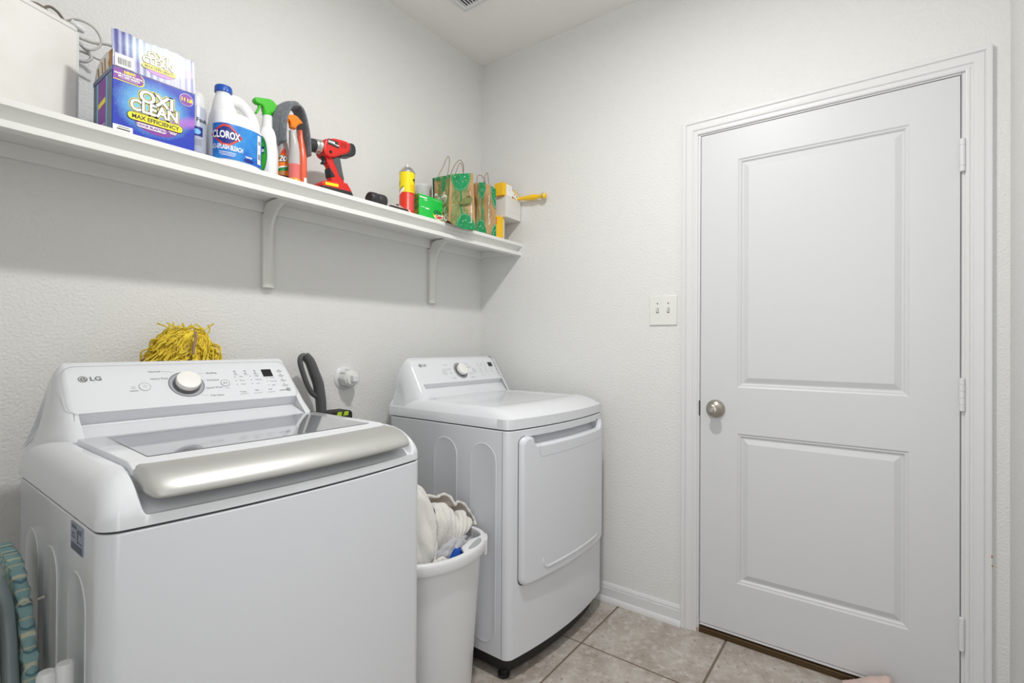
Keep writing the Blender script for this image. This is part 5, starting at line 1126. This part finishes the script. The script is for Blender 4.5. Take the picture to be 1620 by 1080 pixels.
# ------------------------------------------------------------------ behind and between the machines
# yellow string mop standing head-up behind the washer
mop = thing('string_mop', 'yellow string mop standing head up behind the washing machine', 'mop', (-1.52, -0.10, 0))
obj('pole', G().tube([(-1.52, -0.100, 0.0), (-1.52, -0.102, 1.17)], 0.012, 12), 'steel', mop)
random.seed(11)
gy, gb_ = G(), G()
cx_, cy_, ct = -1.530, -0.105, 1.236
obj('mop_core', G().rings([[(cx_+(0.004+a)*math.cos(2*PI*k/20), cy_+0.55*(0.004+a)*math.sin(2*PI*k/20), z) for k in range(20)] for z, a in ((1.235, 0.040), (1.222, 0.060), (1.19, 0.070), (1.14, 0.086), (1.09, 0.092))]), 'yarn_yellow', mop)
for i in range(520):
    a = random.uniform(0, 2*PI); top = random.uniform(0.0, 0.055); r0 = top; L = random.uniform(0.06, 0.16); ph = random.uniform(0, 6)
    z0 = random.choice((1.0, 1.0, 0.80, 0.6))*0.0 + 1.238-random.random()**1.5*0.11
    hgt = (1.238-z0)/0.11; rad = 0.022+0.062*hgt**0.7*random.uniform(0.85, 1.15)+random.uniform(0, 0.02)
    pts_ = []; x, y, z = cx_+rad*math.cos(a), cy_+0.62*rad*math.sin(a), z0
    da = random.uniform(-0.5, 0.5)
    for k in range(5):
        t = k/4
        pts_.append((x+0.010*math.sin(ph+t*5)+(0.030*t)*math.cos(a)+0.014*t*da, y+0.008*math.cos(ph+t*4)+0.016*t*math.sin(a), z-L*0.34*t-0.012*t*t+0.005*math.sin(ph*2+t*6)))
    gg = gb_ if i % 47 == 5 else gy
    if pts_[0][1] > -0.022: continue
    gg.tube(spline(pts_, 3), random.uniform(0.0016, 0.0030), 5)
for i in range(26):
    a = random.uniform(-0.2, PI+0.2); x = cx_+random.uniform(-0.055, 0.055)
    gy.tube(spline([(x, cy_-0.02, 1.222), (x+random.uniform(-.012, .012), cy_-0.025, 1.238), (x+random.uniform(-.03, .03), cy_-0.03, 1.240+random.uniform(0.002, 0.020))], 3), 0.0022, 5)
o = obj('yarn', gy, 'yarn_yellow', mop, angle=80); o['kind'] = 'stuff'
gb_.tube(spline([(cx_+0.012, cy_-0.050, 1.232), (cx_+0.010, cy_-0.062, 1.215), (cx_+0.002, cy_-0.072, 1.195), (cx_-0.004, cy_-0.080, 1.165)], 4), 0.0038, 6)
o = obj('stained_yarn', gb_, 'yarn_brown', mop, angle=80, label='brownish stained strands'); o['kind'] = 'stuff'
# cordless vacuum handle between washer and wall
vac = thing('stick_vacuum', 'dark grey vacuum cleaner with loop handle and lime stripe behind the washing machine', 'vacuum cleaner', (-1.03, -0.085, 0))
vy = -0.080
obj('main_bar', G().tube(spline([(-1.1150, vy, 1.150), (-1.0950, vy, 1.128), (-1.0770, vy, 1.085), (-1.0620, vy, 1.048), (-1.0560, vy, 1.020), (-1.0480, vy, 0.970), (-1.0440, vy, 0.900), (-1.0440, vy, 0.84)], 6), lambda t: 0.0175+0.003*math.sin(t*PI), 14), 'vac_grey', vac, angle=80)
obj('grip_loop', G().tube(spline([(-1.1050, vy, 1.140), (-1.1180, vy, 1.152), (-1.1310, vy, 1.148), (-1.1350, vy, 1.130), (-1.1260, vy, 1.095), (-1.1070, vy, 1.045), (-1.0870, vy, 1.010), (-1.0680, vy, 0.995), (-1.0560, vy, 0.985)], 6), 0.0095, 12), 'vac_grey', vac, angle=80)
g = G().prism([(a-1.004, b_) for a, b_ in rrect_pts(0.145, 0.044, 0.016)], lambda u, v, w: (u, vy+w, 0.911+v), -0.040, 0.035)
mb = obj('motor_body', g, 'base_black', vac, bevel=0.005, seg=3)
obj('motor_body', G().prism(rrect_pts(0.110, 0.16, 0.03), lambda u, v, w: (-1.010+u, vy+w, 0.81+v), -0.035, 0.035), 'base_black', vac, bevel=0.006)
for u in (-0.996, -0.966): obj('lime_stripe', G().prism([(u-0.010, 0.914), (u+0.012, 0.914), (u+0.015, 0.930), (u-0.004, 0.930)], lambda a, b_, w: (a, w, b_), vy-0.0415, vy-0.038), 'lime', mb)
obj('tube', G().tube([(-1.010, vy, 0.75), (-1.010, vy, 0.05)], 0.018, 14), 'vac_grey', vac)
obj('floor_head', G().box(-1.10, -0.92, -0.155, -0.03, 0.0, 0.05), 'base_black', vac, bevel=0.012, seg=3)
# cleanout plug on the wall
co = thing('drain_cleanout', 'round white plumbing cleanout with square plug on the wall between the machines', 'pipe fitting', (-0.888, 0, 1.053))
obj('escutcheon', G().lathe([(0.0, 0), (0.0500, 0), (0.0500, 0.003), (0.0440, 0.008), (0.034, 0.010), (0, 0.010)], (-0.888, 0, 1.053), (0, -1, 0), 40), 'plastic_white', co)
hub = obj('hub', G().lathe([(0.0, 0), (0.0335, 0), (0.0335, 0.030), (0.0350, 0.031), (0.0350, 0.044), (0.0330, 0.046), (0, 0.046)], (-0.888, -0.008, 1.053), (0, -1, 0), 40), 'plastic_white', co)
obj('plug_ring', G().lathe([(0.0, 0.0), (0.0290, 0.0), (0.0290, 0.006), (0.0270, 0.008), (0, 0.008)], (-0.888, -0.053, 1.053), (0, -1, 0), 36), 'plate_white', co)
obj('plug_square', G().prism(rrect_pts(0.026, 0.026, 0.003), lambda u, v, w: (-0.888+u, w, 1.053+v), -0.080, -0.058), 'plastic_white', co, bevel=0.002)
for k in range(8):
    a = 2*PI*k/8; obj('hub_rib', G().box(-0.003, 0.003, -0.048, -0.012, 0.0325, 0.0375).xf(lambda p, a=a: Vector((-0.888+p.x*math.cos(a)-p.z*math.sin(a), p.y, 1.053+p.x*math.sin(a)+p.z*math.cos(a)))), 'plastic_white', hub)

# ------------------------------------------------------------------ laundry bin and washing
bxc, byc, bz = -0.995, -0.662, 0.55
bn = thing('laundry_bin', 'tall white plastic laundry bin heaped with washing between the machines', 'laundry bin', (bxc, byc, 0))
NB = 64
def ov(a, b_, z, dx=0): return [(bxc+dx+a*math.cos(2*PI*k/NB), byc+b_*math.sin(2*PI*k/NB), z) for k in range(NB)]
lv = [(0.0, 0.118, 0.088), (0.004, 0.124, 0.094), (0.02, 0.127, 0.096), (0.25, 0.147, 0.106), (0.525, 0.172, 0.120), (0.540, 0.1735, 0.121)]
inn = [(0.540, 0.1700, 0.1180), (0.25, 0.143, 0.102), (0.02, 0.123, 0.092)]
obj('bin_body', G().rings([ov(a, b_, z) for z, a, b_ in lv+inn]), 'plastic_white', bn, angle=50)
def rimr(k, base_a, base_b, extra):
    t = 2*PI*k/NB; e = max(0.0, math.cos((t-(2*PI-1.10))*1.0)); w = sstep(0.88, 0.98, e)
    return (bxc+(base_a-extra*w)*math.cos(t), byc+(base_b-extra*w*0.9)*math.sin(t))
rings_ = []
for a, b_, z, ex in ((0.1735, 0.1210, 0.518, 0), (0.1900, 0.1330, 0.516, 0), (0.1915, 0.1345, 0.520, 0), (0.1915, 0.1345, 0.541, 0), (0.1890, 0.1320, 0.549, 0), (0.1840, 0.1290, 0.5515, 0), (0.1720, 0.1195, 0.5500, 0.040), (0.1695, 0.1175, 0.5440, 0.042), (0.1700, 0.1180, 0.5350, 0.030)):
    rings_.append([(*rimr(k, a, b_, ex), z) for k in range(NB)])
obj('rim', G().rings(rings_, False, False), 'plastic_white', bn, angle=50)
# slot of the hand grip
hs = []
for k in range(21):
    t = k/20; a = (2*PI-1.10)+(-0.30+0.60*t); w = 0.0105*math.sin(PI*t)**0.6
    hs.append((a, w))
g = G(); top = [(bxc+(0.1690+w)*math.cos(a), byc+(0.1170+w)*math.sin(a), 0.5520) for a, w in hs]+[(bxc+(0.1660-w)*math.cos(a), byc+(0.1140-w)*math.sin(a), 0.5520) for a, w in reversed(hs)]
g.rings([[(x, y, z-0.004) for x, y, z in top], [(x, y, z-0.0002) for x, y, z in top]], True, True)
obj('grip_slot', g, 'grey_ring', bn, smooth=False, label='moulded hand grip recess')
obj('grip_tab', G().rings([[(bxc+(0.1920+e)*math.cos(a), byc+(0.1350+e)*math.sin(a), z) for a in [(-0.85+0.36*k/8) for k in range(9)]]+[(bxc+(0.1880)*math.cos(a), byc+(0.1310)*math.sin(a), z) for a in [(-0.49-0.36*k/8) for k in range(9)]] for z, e in ((0.497, 0.000), (0.4985, 0.003), (0.546, 0.004))]), 'plastic_white', bn)
# washing: folded, rumpled cloth surfaces with thickness
def heap(name, label, mat, pts, thick, fold, seed, ridge=None, nu=40, nv=30, cat='towel', bulge=0.03, loc=None, sub=1):
    """cloth patch spanned between a row of control curves (each list of points), rumpled by folds"""
    rows = [spline(p, 8) for p in pts]; n = min(len(r) for r in rows)
    def ev(u, v):
        col = []
        for r in rows: t = u*(len(r)-1); i = min(int(t), len(r)-2); col.append(r[i].lerp(r[i+1], t-i))
        s = spline(col, 8); t = v*(len(s)-1); i = min(int(t), len(s)-2); return s[i].lerp(s[i+1], t-i)
    def f(u, v):
        p = ev(u, v); e = 1e-2
        du = ev(min(u+e, 1), v)-ev(max(u-e, 0), v); dv = ev(u, min(v+e, 1))-ev(u, max(v-e, 0)); N = du.cross(dv)
        N = N.normalized() if N.length > 1e-9 else Vector((0, -1, 0))
        if N.dot(Vector((-1.0, -0.9, 0.7))) < 0: N = -N
        d = fold*(noise.noise(Vector((u*6+seed, v*2.2, seed)))*1.2+0.5*noise.noise(Vector((u*13, v*6+seed, 2))))
        if ridge: d += ridge(u, v)
        return p+N*d
    o = obj(name, G().grid(f, nu, nv), mat, None, angle=180, solid=thick, sub=sub)
    tag(o, label, cat, loc, 'washing heaped in the bin'); return o
heap('bath_towel', 'thick white terry towel at the left of the laundry heap, beside the washer', 'towel_white', [
    [(-1.130, -0.70, 0.52), (-1.135, -0.66, 0.62), (-1.125, -0.62, 0.70), (-1.120, -0.56, 0.72), (-1.12, -0.54, 0.55)],
    [(-1.105, -0.725, 0.50), (-1.100, -0.70, 0.62), (-1.080, -0.665, 0.735), (-1.08, -0.60, 0.75), (-1.08, -0.56, 0.60)],
    [(-1.080, -0.725, 0.505), (-1.060, -0.710, 0.57), (-1.043, -0.690, 0.665), (-1.048, -0.635, 0.710), (-1.05, -0.57, 0.60)],
    [(-1.060, -0.700, 0.50), (-1.036, -0.690, 0.56), (-1.026, -0.665, 0.64), (-1.034, -0.620, 0.680), (-1.04, -0.58, 0.58)]], 0.012, 0.010, 3, loc=(-1.07, -0.65, 0.50))
hem = [(-0.996, -0.615, 0.697), (-0.958, -0.622, 0.684), (-0.931, -0.610, 0.681), (-0.904, -0.606, 0.677), (-0.885, -0.615, 0.664), (-0.875, -0.628, 0.639), (-0.852, -0.612, 0.636), (-0.829, -0.606, 0.632), (-0.805, -0.610, 0.617), (-0.792, -0.620, 0.593), (-0.776, -0.622, 0.570), (-0.770, -0.628, 0.554), (-0.779, -0.640, 0.542)]
btop = [(-1.010, -0.655, 0.668), (-0.990, -0.655, 0.673), (-0.964, -0.655, 0.666), (-0.939, -0.652, 0.650), (-0.915, -0.650, 0.626), (-0.896, -0.648, 0.608), (-0.877, -0.652, 0.612), (-0.857, -0.652, 0.609), (-0.838, -0.652, 0.590), (-0.817, -0.652, 0.566)]
bmid = [(-1.023, -0.685, 0.637), (-1.004, -0.688, 0.636), (-0.981, -0.690, 0.629), (-0.960, -0.688, 0.620), (-0.942, -0.685, 0.606), (-0.926, -0.682, 0.593), (-0.911, -0.684, 0.589), (-0.895, -0.682, 0.582), (-0.879, -0.680, 0.573), (-0.866, -0.675, 0.560)]
blow = [(-1.027, -0.690, 0.590), (-1.010, -0.694, 0.588), (-0.990, -0.696, 0.582), (-0.970, -0.695, 0.574), (-0.955, -0.692, 0.566), (-0.943, -0.690, 0.560), (-0.934, -0.690, 0.555), (-0.924, -0.688, 0.550), (-0.915, -0.686, 0.546), (-0.906, -0.684, 0.543)]
bend = [(x-0.01, y+0.012, z-0.055) for x, y, z in blow]
tail = [(x-0.006, y+0.045, z-0.012) for x, y, z in btop]
def rdg(u, v):
    q = u*7.5-v*1.6; f = abs((q % 1.0)*2-1)
    return (0.013*(1-f**2)-0.006)*math.sin(PI*min(1, v*1.1+0.08))**0.7*(0.55+0.6*u)
o = heap('bath_towel', 'oatmeal waffle towel with a scalloped hem on top of the laundry heap', 'towel_oat', [tail, btop, bmid, blow, bend], 0.006, 0.005, 8, ridge=rdg, nu=90, nv=44, loc=(-0.93, -0.64, 0.50))
hp_ = spline(hem, 8)
obj('towel_hem', G().tube(hp_, lambda t: 0.0052+0.0008*math.sin(t*60), 8), 'towel_oat', o, angle=180)
nh = len(hp_); tl = spline(tail, 8)
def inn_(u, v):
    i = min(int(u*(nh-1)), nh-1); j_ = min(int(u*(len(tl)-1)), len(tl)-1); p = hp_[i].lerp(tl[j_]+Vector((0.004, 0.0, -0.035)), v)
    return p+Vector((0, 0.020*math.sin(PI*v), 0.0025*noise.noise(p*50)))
obj('towel_shaded_side', G().grid(inn_, 80, 12), 'towel_oat_shaded', o, angle=180, solid=0.003, label='inner side behind the scalloped hem, its shade coloured in as taupe')
heap('tee_shirt', 'light grey jersey shirt rumpled above the blue cloth', 'shirt_grey', [
    [(-1.045, -0.690, 0.520), (-1.010, -0.685, 0.548), (-0.975, -0.690, 0.566), (-0.930, -0.690, 0.560), (-0.885, -0.690, 0.545), (-0.840, -0.680, 0.530)],
    [(-1.040, -0.705, 0.512), (-1.005, -0.710, 0.532), (-0.970, -0.715, 0.545), (-0.930, -0.715, 0.540), (-0.890, -0.705, 0.528), (-0.850, -0.690, 0.518)],
    [(-1.030, -0.715, 0.500), (-1.000, -0.725, 0.512), (-0.970, -0.730, 0.522), (-0.935, -0.728, 0.518), (-0.900, -0.718, 0.508), (-0.870, -0.700, 0.500)]], 0.004, 0.012, 12, cat='shirt', loc=(-0.94, -0.70, 0.50))
heap('blue_cloth', 'bright blue cloth at the front of the bin, under the grey shirt', 'blue_cloth', [
    [(-1.010, -0.725, 0.512), (-0.985, -0.722, 0.536), (-0.950, -0.722, 0.536), (-0.920, -0.718, 0.515)],
    [(-1.005, -0.742, 0.508), (-0.985, -0.745, 0.526), (-0.955, -0.745, 0.526), (-0.930, -0.738, 0.508)],
    [(-0.998, -0.755, 0.488), (-0.980, -0.758, 0.498), (-0.955, -0.756, 0.498), (-0.938, -0.748, 0.488)]], 0.004, 0.006, 21, cat='cloth', loc=(-0.965, -0.74, 0.49), nu=24, nv=16)
heap('black_cloth', 'black cloth showing between the blue cloth and the white towel', 'black_cloth', [
    [(-1.060, -0.700, 0.520), (-1.010, -0.705, 0.530), (-0.960, -0.705, 0.530), (-0.900, -0.700, 0.505)],
    [(-1.060, -0.745, 0.492), (-1.010, -0.750, 0.492), (-0.960, -0.750, 0.488), (-0.900, -0.730, 0.480)],
    [(-1.040, -0.770, 0.465), (-1.000, -0.772, 0.465), (-0.960, -0.765, 0.460), (-0.910, -0.740, 0.460)]], 0.004, 0.004, 31, cat='cloth', loc=(-0.99, -0.73, 0.47), nu=24, nv=14)
heap('face_cloth', 'small white cloth knotted at the front rim of the bin by the washer', 'towel_white', [
    [(-1.100, -0.730, 0.500), (-1.075, -0.728, 0.535), (-1.045, -0.728, 0.532), (-1.022, -0.730, 0.518)],
    [(-1.095, -0.742, 0.515), (-1.070, -0.746, 0.545), (-1.048, -0.746, 0.540), (-1.026, -0.744, 0.522)],
    [(-1.085, -0.750, 0.505), (-1.065, -0.754, 0.520), (-1.048, -0.755, 0.518), (-1.030, -0.752, 0.505)]], 0.007, 0.010, 44, cat='cloth', loc=(-1.06, -0.75, 0.49), nu=24, nv=16)

# ------------------------------------------------------------------ at the far left: ironing board and folding chair
ib = thing('ironing_board', 'ironing board in teal patterned cover standing on end beside the washing machine', 'ironing board', (-1.945, -0.55, 0))
def ibp(s, w, t):      # s along board up, w across width(into -/+y), t thickness (x)
    return (s, w, t)
edge = spline([(-1.9330, -0.720, 0.0), (-1.9340, -0.640, 0.25), (-1.9370, -0.575, 0.50), (-1.9400, -0.535, 0.62), (-1.9430, -0.500, 0.70), (-1.9480, -0.470, 0.755), (-1.9520, -0.440, 0.778)], 8)
g = G(); rs = []
for i, p in enumerate(edge):
    t = i/(len(edge)-1); wv = 0.0018*math.sin(i*1.7)+0.001*math.sin(i*3.9)
    hw = 0.0115+wv; dep = 0.10 if t < 0.98 else 0.09
    rs.append([(p.x-hw, p.y+0.006, p.z), (p.x-hw*0.8, p.y-0.004, p.z), (p.x, p.y-0.007+wv, p.z), (p.x+hw*0.8, p.y-0.004, p.z), (p.x+hw, p.y+0.006, p.z), (p.x+hw, p.y+dep, p.z), (p.x-hw, p.y+dep, p.z)])
obj('board', G().rings(rs), 'board_fabric', ib, angle=60)
obj('hook', G().tube([(-1.925, -0.51, 0.700), (-1.915, -0.515, 0.704)], 0.003, 8), 'steel', ib)
for x, y, zt_ in ((-1.9560, -0.750, 0.672), (-1.9340, -0.752, 0.676)):
    obj('leg_tube', G().lathe([(0, 0), (0.0125, 0), (0.0125, zt_-0.006), (0.010, zt_-0.001), (0, zt_)], (x, y, 0), (0, 0, 1), 18), 'plastic_white', ib, label='white capped leg tube')
fc_ = thing('folding_chair', 'grey metal tube frame of a folding chair with cream seat at the left edge', 'chair', (-2.0, -0.55, 0))
obj('frame_tube', G().tube(spline([(-2.05, -0.52, 0.800), (-2.000, -0.50, 0.785), (-1.983, -0.50, 0.755), (-1.972, -0.505, 0.715), (-1.9675, -0.510, 0.67), (-1.966, -0.53, 0.60), (-1.966, -0.56, 0.45), (-1.967, -0.64, 0.0)], 8), 0.0125, 14), 'tube_grey', fc_, angle=80)
obj('seat_panel', G().box(-2.004, -1.990, -0.56, -0.40, 0.02, 0.735), 'vinyl_cream', fc_, bevel=0.006, seg=3)
obj('brace', G().tube([(-1.985, -0.48, 0.0), (-1.985, -0.48, 0.60)], 0.010, 10), 'tube_grey', fc_)

# pink towel on the floor by the door
pt = G()
def pk(u, v):
    a = PI*v; y = -1.712-0.160*u; hgt = 0.094*(min(1, u*1.35+0.02)**0.75)*(min(1, (1-u)*5.5)**0.6)*(1+0.03*math.sin(u*17))
    return (-0.078-0.062*math.cos(a)*(-1), y+0.006*noise.noise(Vector((u*5, v*4, 3))), 0.003+hgt*math.sin(a)**0.7+0.003*noise.noise(Vector((u*22, v*12, 0))))
pt.grid(pk, 50, 18)
o = obj('hand_towel', pt, 'pink_terry', None, angle=180, solid=0.004)
tag(o, 'pink terry towel bunched on the floor tiles against the door', 'towel', (-0.13, -1.81, 0))
